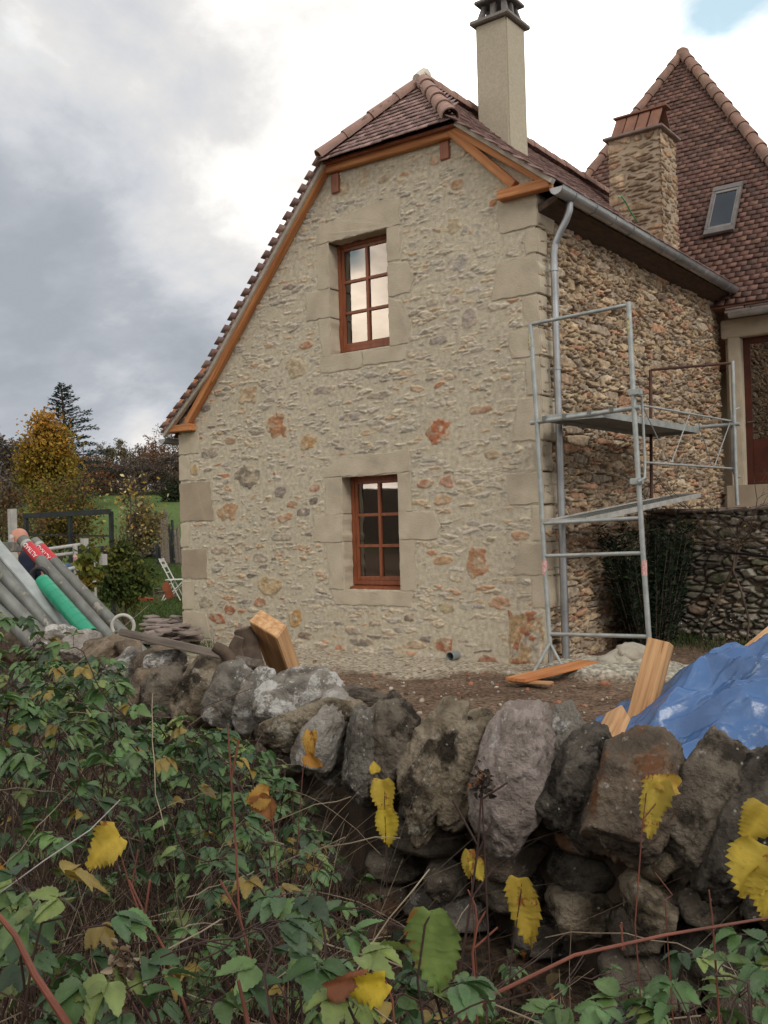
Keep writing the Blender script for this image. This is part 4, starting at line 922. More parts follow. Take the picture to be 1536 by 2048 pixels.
# blue tarpaulin over a heap
def tarp():
    nx, ny = 280, 240; c = cw(2.60, 6.15, 0); hx_, hy_ = 1.62, 1.25
    U, Vv = np.meshgrid(np.linspace(-1, 1, nx), np.linspace(-1, 1, ny))
    P = c[None, None] + (Rh * hx_)[None, None] * U[..., None] + (Fh * hy_)[None, None] * Vv[..., None]
    rr_ = np.maximum(np.abs(U) ** 1.0, np.abs(Vv) ** 1.0) * .35 + np.hypot(U, Vv) * .65
    base = .98 * np.clip(1 - (np.clip(rr_, 0, 1.15)) ** 1.25, -.02, 1)
    # stretched ridges running from props under the sheet
    def ridge(x0, y0, x1, y1, h, w):
        ax, ay = x1 - x0, y1 - y0; L2 = ax * ax + ay * ay; t_ = np.clip(((U - x0) * ax + (Vv - y0) * ay) / L2, 0, 1)
        d = np.hypot(U - x0 - t_ * ax, Vv - y0 - t_ * ay); return h * np.exp(-np.abs(d) / w) * (1 - .6 * t_)
    rg = np.zeros_like(U)
    for a_ in ((-.35, .1, -1, -.7, .10, .10), (-.35, .1, .1, -1, .11, .09), (-.35, .1, .9, -.3, .10, .10), (-.35, .1, -.3, -1, .06, .07), (-.62, -.25, .4, -.5, .07, .05),
               (.35, .15, .2, -1, .09, .09), (-.35, .1, .4, .9, .1, .1), (-.35, .1, -1, .5, .08, .1), (-.7, -.1, -.3, -.75, .05, .05), (0, -.2, .8, -.75, .06, .05), (.35, .15, .8, -.8, .07, .06)):
        rg = np.maximum(rg, ridge(*a_))
    base = base * .86 + rg * 1.3 * (base > .02)
    cr_ = 1 - np.abs(fbm(U * 3.1 + 3, Vv * 2.6, 3, 2)) * 2.2; base = base + .07 * cr_ * (rr_ < 1.1)
    cr_ = 1 - np.abs(fbm(U * 6.3, Vv * 7.1 + 4, 2, 5)) * 3.4; base = base + .018 * np.clip(cr_, -1, 1)
    rc = random.Random(12)
    for _ in range(60):
        x0, y0, an, ln, w_, am = rc.uniform(-1, .6), rc.uniform(-1, .6), rc.uniform(0, math.pi), rc.uniform(.25, .9), rc.uniform(.012, .035), rc.uniform(-.016, .034)
        ax, ay = math.cos(an), math.sin(an); tt_ = (U - x0) * ax + (Vv - y0) * ay; dd_ = np.abs(-(U - x0) * ay + (Vv - y0) * ax + .03 * np.sin(tt_ * 5))
        base = base + am * np.exp(-dd_ / w_) * np.clip(1 - (tt_ / ln) ** 2, 0, 1) * (rr_ < 1.05)
    base = base + .002 * fbm(U * 40, Vv * 40, 2, 1)
    P[..., 2] = np.maximum(base - .05, .015)
    i = np.arange(nx * ny).reshape(ny, nx); F = np.stack([i[:-1, :-1], i[:-1, 1:], i[1:, 1:], i[1:, :-1]], -1).reshape(-1, 4)
    return tag(link('tarpaulin', npmesh('tarpaulin', P.reshape(-1, 3), F), 'tarp', None, True), 'creased bright blue tarpaulin draped over a heap behind the field wall', 'tarpaulin')
tarp()

# ------------------------------------------------------------------ foreground dry stone wall
wall = empty('dry_stone_wall', tuple(cw(.2, 3.7, 0)), 'low lichened dry stone field wall with a row of upright coping stones', 'wall')
def lich(name, c1, c2, c3, c4, t3=.58, s3=9):
    """weathered limestone: two body tones, pale crustose lichen spots and black or rusty patches"""
    m = mat(name, c1, c2, scale=7, ramp=(.42, .58), bump=1., bscale=22, bdist=.05, rough=.97, spec=.1, c3=c3, s3=s3, t3=t3, detail=9)
    t = m.node_tree; b = t.nodes['Principled BSDF']; src = b.inputs['Base Color'].links[0].from_socket
    tcn = t.nodes.new('ShaderNodeTexCoord'); nz = t.nodes.new('ShaderNodeTexNoise'); nz.inputs['Scale'].default_value = 5.5; nz.inputs['Detail'].default_value = 9; nz.inputs['Roughness'].default_value = .7
    mp = t.nodes.new('ShaderNodeMapping'); mp.inputs['Location'].default_value = (3, 5, 1); t.links.new(tcn.outputs['Object'], mp.inputs[0]); t.links.new(mp.outputs[0], nz.inputs[0])
    mr = t.nodes.new('ShaderNodeMapRange'); mr.inputs[1].default_value = .50; mr.inputs[2].default_value = .60; t.links.new(nz.outputs[0], mr.inputs[0])
    mx = t.nodes.new('ShaderNodeMix'); mx.data_type = 'RGBA'; t.links.new(mr.outputs[0], mx.inputs['Factor']); t.links.new(src, mx.inputs[6]); mx.inputs[7].default_value = (*c4, 1)
    t.links.new(mx.outputs[2], b.inputs['Base Color'])
    vo = t.nodes.new('ShaderNodeTexVoronoi'); vo.inputs['Scale'].default_value = 42; t.links.new(tcn.outputs['Object'], vo.inputs[0])
    mv = t.nodes.new('ShaderNodeMapRange'); mv.inputs[1].default_value = .24; mv.inputs[2].default_value = .12; t.links.new(vo.outputs['Distance'], mv.inputs[0])
    gt = t.nodes.new('ShaderNodeMath'); gt.operation = 'GREATER_THAN'; gt.inputs[1].default_value = .80; sc_ = t.nodes.new('ShaderNodeSeparateColor'); t.links.new(vo.outputs['Color'], sc_.inputs[0]); t.links.new(sc_.outputs[0], gt.inputs[0])
    mm = t.nodes.new('ShaderNodeMath'); mm.operation = 'MULTIPLY'; t.links.new(gt.outputs[0], mm.inputs[0]); t.links.new(mv.outputs[0], mm.inputs[1])
    m2 = t.nodes.new('ShaderNodeMix'); m2.data_type = 'RGBA'; t.links.new(mm.outputs[0], m2.inputs['Factor']); t.links.new(mx.outputs[2], m2.inputs[6]); m2.inputs[7].default_value = (*c3, 1)
    t.links.new(m2.outputs[2], b.inputs['Base Color'])
    return m
LS = dict(
    dark=lich('lichened_dark_stone', (.080, .069, .057), (.13, .113, .093), (.34, .325, .29), (.022, .019, .016), .63),
    rust=lich('rusty_lichened_stone', (.10, .08, .062), (.18, .14, .105), (.34, .31, .26), (.15, .075, .038), .60),
    brown=lich('brown_grey_stone', (.13, .108, .085), (.19, .16, .125), (.30, .275, .23), (.045, .037, .029), .66),
    pink=lich('pinkish_grey_stone', (.35, .295, .265), (.25, .205, .18), (.44, .41, .38), (.19, .16, .14), .60),
    ochre=lich('ochre_mottled_stone', (.17, .137, .095), (.29, .24, .175), (.35, .32, .26), (.045, .036, .027), .58),
    grey=lich('grey_limestone', (.135, .12, .10), (.22, .20, .17), (.42, .40, .37), (.085, .077, .067), .56),
    pale=lich('pale_limestone', (.30, .27, .235), (.36, .335, .30), (.46, .44, .41), (.20, .175, .145), .58),
    white=lich('white_lichened_stone', (.28, .25, .21), (.19, .175, .155), (.52, .505, .475), (.12, .105, .088), .50),
    tan=lich('tan_stone', (.26, .20, .145), (.20, .155, .11), (.36, .32, .26), (.13, .10, .075), .60))
# path of the wall: pixel column -> distance of its face
def wd(px): return float(np.interp(px, [-300, 0, 150, 300, 400, 560, 640, 760, 980, 1200, 1450, 1800], [9.6, 8.4, 7.2, 5.7, 5.2, 4.6, 4.15, 3.85, 3.6, 3.15, 3.0, 2.95]))
# coping stones: px, top, bottom, width(px), lean(deg), dims depth, material, distance offset
COP = [(1590, 1490, 1850, 190, 24, .17, 'dark', -.10), (1490, 1500, 1800, 150, 26, .17, 'dark', -.03), (1420, 1455, 1755, 190, 22, .18, 'brown', .05), (1262, 1468, 1735, 178, 20, .17, 'rust', .0), (1160, 1448, 1705, 150, 14, .18, 'dark', .08),
       (1035, 1405, 1700, 165, 10, .17, 'pink', .0), (1100, 1415, 1620, 110, 16, .16, 'grey', .22), (1140, 1425, 1500, 80, -20, .10, 'grey', .40), (940, 1395, 1650, 125, 20, .17, 'ochre', .05), (862, 1402, 1670, 120, 16, .17, 'ochre', -.02), (775, 1400, 1620, 130, 12, .18, 'brown', .04), (725, 1405, 1600, 90, 10, .15, 'grey', -.02),
       (650, 1378, 1565, 95, 22, .15, 'pale', -.04), (690, 1388, 1570, 120, 20, .19, 'grey', .15), (600, 1345, 1470, 190, 70, .16, 'white', .08), (640, 1395, 1500, 230, 78, .10, 'ochre', .0), (705, 1375, 1420, 170, 84, .10, 'brown', .35), (575, 1420, 1560, 130, 30, .16, 'ochre', .0),
       (468, 1325, 1460, 118, 14, .18, 'grey', .0), (405, 1322, 1450, 120, 30, .18, 'ochre', .05), (345, 1325, 1440, 110, 34, .18, 'brown', .0), (298, 1325, 1450, 85, 20, .18, 'tan', -.02), (520, 1342, 1480, 95, 16, .15, 'white', -.03),
       (250, 1300, 1400, 90, 40, .16, 'white', .0), (215, 1270, 1340, 95, 80, .16, 'tan', .0), (160, 1262, 1330, 90, 70, .18, 'pale', .0), (115, 1250, 1320, 95, 82, .18, 'white', .0), (60, 1240, 1320, 100, 60, .2, 'tan', .0), (10, 1245, 1320, 95, 75, .2, 'tan', -.1), (330, 1300, 1350, 80, 80, .15, 'white', .25)]
for i, (px, t_, b_, w, lean, dep, k, do) in enumerate(COP):
    D_ = wd(px) + do; yc = (t_ + b_) / 2; p = Dp(px, yc, D_ + dep * .6)
    if abs(lean) < 50: hh = (b_ - t_) / 2 * D_ / FPX * 1.12; ww = w / 2 * D_ / FPX * 1.04
    else: hh = w / 2 * D_ / FPX * 1.05; ww = (b_ - t_) / 2 * D_ / FPX * 1.08
    az = math.atan2(Rh[1], Rh[0]) + rnd.uniform(-.15, .15)
    o = rockobj('coping_stone', LS[k], wall, M_(p, az, R(lean + 4), rnd.uniform(-.08, .08)), (ww, dep, hh), 500 + i, .075, 15, 6 if px > 560 else 5, True, True)
# courses underneath
i = 0
for row, (z0_, hh) in enumerate(((.0, .17), (.15, .16), (.29, .16), (.43, .15), (.56, .14))):
    px = -250. + row * 37
    while px < 1800:
        D_ = wd(px); w = rnd.uniform(.15, .38) * (1 if px > 560 else 1.4); wpx = w * FPX / D_
        p = Dp(px + wpx / 2, 1030, D_ + .13 + rnd.uniform(-.05, .07))
        k = rnd.choice(['dark', 'brown', 'brown', 'grey', 'rust', 'dark', 'brown', 'ochre'])
        if 540 < px < 860: k = rnd.choice(['grey', 'brown', 'ochre', 'brown', 'tan', 'rust'])
        rockobj('wall_stone', LS[k], wall, M_((p[0], p[1], z0_ + hh / 2), math.atan2(Rh[1], Rh[0]) + rnd.uniform(-.25, .25), rnd.uniform(-.2, .2), 0), (w * .53, .16, hh * rnd.uniform(.5, .62)), 700 + i, .07, 12, 4 if px > 560 else 3, True, True)
        px += wpx * .98; i += 1
print('wall stones', i)
m = MB()
pp = [(px, wd(px)) for px in (-300, -100, 100, 250, 350, 450, 560, 640, 760, 980, 1200, 1450, 1800)]
for (a, da), (b, db) in zip(pp[:-1], pp[1:]):
    A = Dp(a, 1040, da + .31); B = Dp(b, 1040, db + .31); A2 = Dp(a, 1040, da + .45); B2 = Dp(b, 1040, db + .45)
    m.hexa([(A[0], A[1], -.1), (B[0], B[1], -.1), (B2[0], B2[1], -.1), (A2[0], A2[1], -.1)], [(A[0], A[1], .68), (B[0], B[1], .68), (B2[0], B2[1], .68), (A2[0], A2[1], .68)])
m.build('wall_core', 'bark', wall)

# weathered plank on the wall, logs
a = Dp(262, 1268, 6.1); b = Dp(505, 1325, 5.35)
beam('weathered_plank', a, b, .19, .045, 'oldwood', 'long grey weathered plank lying on the field wall left of the logs', 'plank', up=uprot(a, b, -15))
def logmesh(name, pts, rs, m_, label, parent=None, n=28, seed=1, cat='log'):
    mb = MB(); rr_ = random.Random(seed); mb.tube(pts, rs, n)
    V = []
    for v in mb.v:
        p = Vector(v); j = mnoise.fractal(p * 9, 1, 2, 3) * .022; c = min((Vector(q_) for q_ in pts), key=lambda q_: (q_ - p).length); V.append(tuple(p + (p - c) * j * 8))
    mb.v = V; o = mb.build(name, m_, parent, smooth=True); return tag(o, label, cat) if label else o
def dense(pts, rs, k=12):
    P = []; Q = []
    for i in range(len(pts) - 1):
        for t_ in range(k):
            s = t_ / k; P.append(np.array(pts[i]) * (1 - s) + np.array(pts[i + 1]) * s); Q.append(rs[i] * (1 - s) + rs[i + 1] * s)
    P.append(np.array(pts[-1])); Q.append(rs[-1]); return P, Q
d_ = 5.5
P, Q = dense([Dp(488, 1258, d_), Dp(499, 1300, d_), Dp(510, 1345, d_ - .1)], [.052, .062, .058]); o = logmesh('log', P, Q, 'bark', 'upright dark log with a flat sawn top next to the thick orange beam', seed=3)
m = MB(); a = Dp(488, 1257, d_); dv = (P[0] - P[1]); dv /= np.linalg.norm(dv); m.tube([a - dv * .002, a + dv * .005], .051, 18); m.build('sawn_top', 'logcut', o)
P, Q = dense([Dp(428, 1292, d_ - .2), Dp(446, 1302, d_ - .2), Dp(470, 1330, d_ - .15)], [.030, .034, .045]); P2, Q2 = dense([Dp(478, 1274, d_ - .15), Dp(470, 1296, d_ - .15), Dp(476, 1345, d_ - .15)], [.028, .038, .05])
o = logmesh('forked_log', P, Q, 'bark', 'gnarled forked dark log lying on the wall beside the sawn log', seed=5); logmesh('branch', P2, Q2, 'bark', None, o, seed=6)

# ------------------------------------------------------------------ foliage helpers
def rotm(d, roll):
    """orthonormal frames: x along d, with roll about it.  d: (n,3)"""
    d = d / np.linalg.norm(d, axis=1, keepdims=True); z = np.tile((0, 0, 1.), (len(d), 1)); y = np.cross(z, d); ln = np.linalg.norm(y, axis=1, keepdims=True)
    y = np.where(ln > 1e-3, y / np.maximum(ln, 1e-6), (0, 1., 0)); zz2 = np.cross(d, y); c, s_ = np.cos(roll)[:, None], np.sin(roll)[:, None]
    return np.stack([d, y * c + zz2 * s_, -y * s_ + zz2 * c], 2)         # columns x, y, z
def inst(TV, TF, P, Rm, S_, col, tcol=None):
    n = len(P); V = np.einsum('nij,kj->nki', Rm, TV) * S_[:, None, None] + P[:, None]
    F = (TF[None] + (np.arange(n) * len(TV))[:, None, None]).reshape(-1, TF.shape[1])
    C = np.repeat(col[:, None], len(TV), 1)
    if tcol is not None: C = C * tcol[None, :, None]
    return V.reshape(-1, 3), F, C.reshape(-1, 3)
def leaflet(n=9, w=.36, teeth=.10, fold=.35, droop=.35, vein=.03, seed=0, heart=.15):
    """serrated leaf blade along +x, length 1, folded on its midrib"""
    r_ = np.random.default_rng(seed); V = []; C = []
    for i in range(n):
        t = i / (n - 1); wd_ = w * (math.sin(math.pi * min(1, (t * .93 + .03)) ** (.72)) ** .85)
        if i == 0: wd_ = w * heart
        if i == n - 1: wd_ = .004
        tt = teeth * w * (1 if i % 2 else -.6) * (0 < i < n - 1); z0 = -droop * t * t
        for f in (-1, -.5, 0, .5, 1):
            y = f * (wd_ + (tt if abs(f) == 1 else 0)); x = t + (-.05 * abs(f) * (i > 0)) + (.03 * (i % 2) * abs(f))
            V.append((x, y, z0 + fold * abs(y) + vein * (1 if i % 2 else -1) * abs(f) * (abs(f) < 1) * .8 + r_.uniform(-.012, .012)))
            C.append(1.12 if f == 0 else (1.0 if abs(f) < 1 else .93))
    F = [(i * 5 + k, i * 5 + k + 1, (i + 1) * 5 + k + 1, (i + 1) * 5 + k) for i in range(n - 1) for k in range(4)]
    return np.array(V, float), np.array(F), np.array(C)
LT = [leaflet(15, .31, .06, .22, .35, seed=1), leaflet(15, .28, .07, .40, .15, seed=2), leaflet(15, .34, .055, .12, .55, seed=3), leaflet(15, .30, .06, .60, .40, seed=4)]
GREENS = 1.3 * np.array([(.048, .095, .030), (.065, .120, .040), (.034, .068, .026), (.085, .140, .045), (.050, .092, .036), (.115, .150, .042), (.028, .054, .022), (.070, .115, .036)])

def ztop(px):                                                         # height of the brambles' silhouette in the picture
    return float(np.interp(px, [-200, 0, 100, 200, 260, 400, 560, 640, 720, 900, 1050, 1250, 1400, 1700], [1180, 1228, 1262, 1325, 1410, 1460, 1500, 1680, 1790, 1860, 1900, 1880, 1845, 1800]))
def bramble(name_label, n, pxr, dr, seed, lsz=(.030, .046), spread=.5, group='bramble bushes along the field wall', over=0., nl=(9, 15), palette=GREENS, yellow=.05):
    r_ = random.Random(seed); nr = np.random.default_rng(seed); root = None; canes = MB(); LP_, LD, LR_, LS_, LC, LK = [], [], [], [], [], []
    for c in range(n):
        px = r_.uniform(*pxr); d = r_.uniform(*dr); d = min(d, wd(px) - .12)
        zt = 1.63 - (ztop(px) + abs(r_.gauss(0, 1)) * 60 - over - (1051 - .028 * (px - 768))) * d / FPX - abs(r_.gauss(0, .16)) * r_.choice((0, 1, 1))
        zt = max(zt, .12); tip = Dp(px, 1040, d); tip = np.array((tip[0], tip[1], zt))
        az = r_.uniform(0, 6.28); L_ = r_.uniform(.3, 1.0) * spread; base = np.array((tip[0] + L_ * math.cos(az), tip[1] + L_ * math.sin(az), 0.))
        bl, bd = (base - CAM) @ Rh, (base - CAM) @ Fh
        bpx = 768 + FPX * bl / max(bd, .3); mx = wd(bpx) - .1
        if bd > mx: base = base - Fh * (bd - mx)
        if bd < .75: base = base + Fh * (.75 - bd)
        apex = (base * .35 + tip * .65); apex[2] = zt * 1.06 + .01
        P = []
        for k in range(13):
            t = k / 12; a_ = base * (1 - t) ** 2 + 2 * apex * t * (1 - t) + tip * t * t; P.append(a_ + nr.normal(0, .006, 3))
        canes.tube(P, list(np.linspace(.0030, .0014, 13)), 5, cap=False)
        for q in range(r_.randint(*nl)):
            t = r_.uniform(.25, 1.0) if q else 1.0; i = min(11, int(t * 12)); p = P[i] + (P[i + 1] - P[i]) * (t * 12 - i)
            a2 = r_.uniform(0, 6.28); pd = np.array((math.cos(a2), math.sin(a2), r_.uniform(-.1, .9))); pd /= np.linalg.norm(pd); pl_ = r_.uniform(.02, .055)
            e_ = p + pd * pl_; canes.tube([p, (p + e_) / 2 + (0, 0, .003), e_], [.0012, .001, .001], 3, cap=False)
            s_ = r_.uniform(*lsz); col = palette[r_.randrange(len(palette))] * r_.uniform(.75, 1.25)
            if r_.random() < yellow: col = np.array((.24, .17, .035)) * r_.uniform(.7, 1.1)
            hd = np.array((pd[0], pd[1], r_.uniform(-.55, .15))); sd_ = np.cross(hd, (0, 0, 1.)); k = r_.randrange(4)
            for j in ((0, 1, -1) if r_.random() < .8 else (0, 1, -1, 2, -2)):
                dj = hd + sd_ * (.0 if j == 0 else (1.3 if abs(j) == 1 else 3) * np.sign(j)) + nr.normal(0, .12, 3)
                LP_.append(e_ + (dj / np.linalg.norm(dj)) * .004 + (0 if abs(j) < 2 else -pd * .008)); LD.append(dj); LR_.append(r_.gauss(0, .35)); LS_.append(s_ * (1.12 if j == 0 else .92)); LC.append(col * r_.uniform(.9, 1.1)); LK.append((k + (j != 0)) % 4)
    root = empty('bramble', tuple(base), name_label, 'bramble', group)
    for tw, cnt, rad in ((MB(), n // 2 + 6, .0011), (canes, n // 2 + 6, .0014)):
        for c in range(cnt):
            px = r_.uniform(*pxr); d = min(r_.uniform(*dr), wd(px) - .1); zt = max(.2, 1.63 - (ztop(px) - over - 1040) * d / FPX) * r_.uniform(.35, 1.0); p = Dp(px, 1040, d); a_ = r_.uniform(0, 6.28); l_ = r_.uniform(.12, .45); dr_ = r_.uniform(0, .5); sw = r_.uniform(-.25, .25)
            u_ = np.array((math.cos(a_), math.sin(a_), r_.uniform(-.6, .8))); w_ = np.array((-math.sin(a_), math.cos(a_), 0)) * sw
            q_ = [np.array((p[0], p[1], zt)) + u_ * l_ * (k / 8) + w_ * l_ * (k / 8) ** 2 + (0, 0, -dr_ * (k / 8) ** 2 * l_) + nr.normal(0, .0022, 3) for k in range(9)]; tw.tube(q_, [rad] * 9, 4, cap=False)
        if tw is not canes: tag(tw.build('dead_twigs', 'straw2', root), kind='stuff')
    canes.build('cane', 'cane', root, smooth=True)
    LP_, LD, LR_, LS_, LC, LK = map(np.array, (LP_, LD, LR_, LS_, LC, LK)); VV, FF, CC, o = [], [], [], 0
    Rm = rotm(LD, LR_)
    for k in range(4):
        m_ = LK == k
        if not m_.any(): continue
        V, F, C = inst(LT[k][0], LT[k][1], LP_[m_], Rm[m_], LS_[m_], LC[m_], LT[k][2]); VV.append(V); FF.append(F + o); CC.append(C); o += len(V)
    link('leaves', npmesh('leaves', np.concatenate(VV), np.concatenate(FF), np.concatenate(CC)), 'leafm', root, True)
    return root
bramble('bramble thicket rising at the far left over the rubble stones', 38, (-120, 230), (3.6, 6.4), 11, (.042, .064), .8, nl=(6, 11))
bramble('bramble mass in the middle of the left side, dense small leaves', 58, (60, 420), (2.6, 4.2), 12, (.032, .050), .7, nl=(6, 11))
bramble('bramble growing up against the left coping stones of the field wall', 34, (380, 620), (3.0, 4.4), 13, (.032, .050), .5, nl=(5, 10))
bramble('bramble at the left edge of the picture below the rubble', 27, (-80, 220), (1.9, 3.0), 14, (.030, .046), .5, nl=(5, 10), over=-150)
bramble('bramble in front of the broken wall face left of the centre', 24, (300, 640), (1.8, 2.8), 15, (.028, .044), .5, over=-170, nl=(5, 10))
bramble('low bramble with large leaves in the bottom left corner', 22, (-40, 430), (1.15, 1.7), 16, (.034, .052), .35, over=-520, nl=(4, 8))
bramble('low bramble with large leaves at the bottom in the centre', 20, (420, 900), (1.15, 1.7), 17, (.034, .052), .35, over=-170, nl=(4, 8))
bramble('low bramble with large leaves in the bottom right corner', 30, (880, 1560), (1.2, 1.9), 18, (.034, .052), .35, over=-50, nl=(4, 8))
bramble('sparse bramble creeping over the lower stones in the centre right', 7, (700, 1500), (2.0, 2.7), 19, (.022, .032), .4, over=-20, nl=(3, 5))

# dead stalks and grass under and between the brambles
def stalks(name, n, pxr, dr, hr, seed, over, cols, w=(.0009, .0022), curve=.25, label='tangle of dry brown stalks and dead grass under the brambles'):
    nr = np.random.default_rng(seed); V = []; F = []; C = []
    for c in range(n):
        px = nr.uniform(*pxr); d = min(nr.uniform(*dr), wd(px) - .08); b = Dp(px, 1040, d); b[2] = 0
        zt = 1.63 - (ztop(px) - over - 1045) * d / FPX; h = max(.15, min(zt * nr.uniform(.45, 1.08), hr)); az = nr.uniform(0, 6.28); ln = nr.uniform(.05, .6) * h * (2.2 if nr.random() < .2 else 1); ww = nr.uniform(*w)
        col = np.array(cols[nr.integers(len(cols))]) * nr.uniform(.6, 1.25); side = np.cross(fw, (0, 0, 1.)) * ww; o = len(V); K = 6
        for k in range(K + 1):
            t = k / K; p = b + np.array((math.cos(az), math.sin(az), 0)) * ln * t ** 1.8 + (0, 0, h * (t - curve * t ** 3)) + nr.normal(0, .006, 3) * (k > 0)
            dpt = np.array((math.sin(az), -math.cos(az), 0)) * ww * .6
            for q_ in (side, -side * .5 + dpt, -side * .5 - dpt): V.append(p + q_ * (1 - .6 * t)); C.append(col)
        for k in range(K):
            for q_ in range(3): F.append((o + k * 3 + q_, o + k * 3 + (q_ + 1) % 3, o + k * 3 + 3 + (q_ + 1) % 3, o + k * 3 + 3 + q_))
    return tag(link(name, npmesh(name, V, F, np.array(C)), 'straw', None), label, kind='stuff')
BR = [(.06, .04, .027), (.11, .08, .05), (.04, .027, .019), (.24, .19, .12), (.035, .025, .018), (.10, .058, .036), (.045, .030, .022)]
stalks('dry_undergrowth', 3900, (-150, 700), (1.6, 6.5), 1.25, 31, 10, BR)
stalks('dry_undergrowth', 1300, (600, 1600), (1.3, 2.9), .8, 32, -20, BR, label='dry brown stalks and dead grass in front of the wall on the right')
# leaf litter
nr = np.random.default_rng(5); n = 5200; px = nr.uniform(-200, 1650, n); d = nr.uniform(.9, 5.5, n); k = d < np.array([wd(p) for p in px]) - .1; px, d = px[k], d[k]; n = len(px)
P = np.array([Dp(a, 1040, b) for a, b in zip(px, d)]); P[:, 2] = nr.uniform(.02, .14, n)
V, F, C = inst(LT[2][0], LT[2][1], P, rotm(nr.normal(0, 1, (n, 3)) * (1, 1, .3), nr.uniform(0, 6, n)), nr.uniform(.03, .06, n), np.array([(.07, .04, .025), (.045, .03, .02), (.10, .058, .03), (.03, .022, .016), (.14, .10, .045), (.02, .032, .014)])[nr.integers(0, 6, n)] * nr.uniform(.6, 1.1, (n, 1)))
tag(link('leaf_litter', npmesh('leaf_litter', V, F, C), 'vinem', None, True), 'brown dead leaves lying thick on the ground before the wall', kind='stuff')

# ------------------------------------------------------------------ single vine leaves and their shoots
def bigleaf(seed, w=.46, fold=.5, droop=.3, teeth=.16, n=21, curl=.0):
    r_ = np.random.default_rng(seed); V = []; C = []; ph = r_.uniform(0, 6); cols_ = (-1, -.72, -.36, 0, .36, .72, 1)
    for i in range(n):
        t = i / (n - 1); wd_ = w * (max(math.sin(math.pi * min(1, t * .97 + .06) ** .62), 0) ** .75)
        if i == n - 1: wd_ = .004
        tt = teeth * w * (1 if i % 2 else -.7) * (0 < i < n - 1) * r_.uniform(.3, 1.5); tl, tr = tt * r_.uniform(.5, 1.2) + .09 * w * math.sin(ph + t * 6), tt * r_.uniform(.5, 1.2) + .09 * w * math.sin(ph * 2 + t * 7)
        for f in cols_:
            y = f * (wd_ + ((tr if f > 0 else tl) if abs(f) == 1 else (tr if f > 0 else tl) * .4)) * (1 + .10 * math.sin(ph + f * 2 + t * 5)); x = t - .08 * abs(f) * (1 - t) + (.035 * (i % 2) * (abs(f) == 1)); a = abs(y)
            z = -droop * t * t + fold * a - curl * a * a * 3 + .09 * math.sin(t * 7 + f * 3 + ph) * abs(f) + .014 * (1 if i % 2 else -1) * (0 < abs(f) < 1)
            V.append((x + r_.uniform(-.012, .012), y * math.cos(fold * .8) + .05 * math.sin(ph + t * 3), z + r_.uniform(-.012, .012))); C.append(1.15 if f == 0 else (1.0 if abs(f) < .9 else r_.uniform(.55, .95)))
    m_ = len(cols_); F = [(i * m_ + k, i * m_ + k + 1, (i + 1) * m_ + k + 1, (i + 1) * m_ + k) for i in range(n - 1) for k in range(m_ - 1)]
    return np.array(V, float), np.array(F), np.array(C)
YEL = (.46, .33, .05)
def toward(px0, py0, px1, py1, d):
    a, b = Dp(px0, py0, d), Dp(px1, py1, d); return a, b - a
def shoot(label, d, leaves, stem, r=.0028, sm_='redcane', cat='vine shoot', name='vine_shoot', extra=()):
    p0 = Dp(*stem[0], d); root = empty(name, (p0[0], p0[1], 0), label, cat)
    S_ = [Dp(x, y, d) for x, y in stem]
    if S_[0][2] > .03 and stem[0][1] < 2040: S_ = [np.array((S_[0][0] + .03, S_[0][1] + .02, .02))] + S_
    m = MB(); m.tube(S_, list(np.linspace(r * .8, r * .45, len(S_))), 7); m.build('stem', sm_, root, smooth=True)
    for e_ in extra: m = MB(); m.tube([Dp(x, y, d) for x, y in e_], r * .6, 6); m.build('side_stem', sm_, root, smooth=True)
    for i, (a, b, w, fold, roll, col, sd_) in enumerate(leaves):
        P, D_ = toward(*a, *b, d); s_ = np.linalg.norm(D_); tv_, tf_, tc_ = bigleaf(sd_, w, fold, .22, .11)
        f = -fw + cy * .2; y = np.cross(f, D_ / s_); y /= np.linalg.norm(y); z = np.cross(D_ / s_, y); c, q = math.cos(roll), math.sin(roll)
        Rm = np.stack([D_ / s_, y * c + z * q, -y * q + z * c], 1)[None]
        V, F, C = inst(tv_, tf_, P[None], Rm, np.array([s_]), np.array([col], float), tc_)
        link('leaf', npmesh('leaf', V, F, C), 'vinem', root, True)
    return root
shoot('yellow notched vine leaf hanging on the left over the brambles', 1.9, [((240, 1672), (166, 1738), .42, .3, .3, YEL, 1)], [(290, 1850), (262, 1780), (240, 1705), (240, 1672)], .0025, extra=[[(262, 1780), (276, 1700)]])
shoot('long hanging yellow vine leaf with browned edges before the grey coping stone', 1.9, [((752, 1545), (745, 1524), .55, .2, 0, YEL, 2), ((762, 1560), (778, 1640), .34, .6, .3, YEL, 3), ((768, 1620), (778, 1700), .30, .5, -.2, (.44, .33, .04), 4)], [(770, 2050), (775, 1850), (772, 1700), (768, 1560)], .0016, 'cane')
shoot('yellow brown speckled vine leaf hanging right of the centre', 1.7, [((1045, 1757), (1055, 1905), .24, .5, .2, (.42, .30, .05), 5)], [(1010, 2060), (1025, 1900), (1040, 1800), (1045, 1757)], .0016, 'cane')
shoot('yellow folded vine leaf before the brown coping stone on the right', 1.9, [((1355, 1575), (1285, 1560), .30, .5, .2, (.46, .30, .06), 6), ((1322, 1562), (1296, 1682), .27, .6, .2, (.48, .36, .07), 7)], [(1270, 1850), (1285, 1650), (1302, 1510)], .0022, extra=[[(1285, 1640), (1330, 1585)]])
shoot('large yellow vine leaves at the right edge of the picture', 1.5, [((1530, 1610), (1500, 1690), .55, .3, 0, YEL, 8), ((1525, 1690), (1480, 1800), .50, .2, .1, (.50, .37, .06), 9), ((1540, 1740), (1528, 1850), .4, .3, .1, (.46, .34, .05), 10)], [(1560, 2060), (1550, 1850), (1540, 1600)], .002, 'cane')
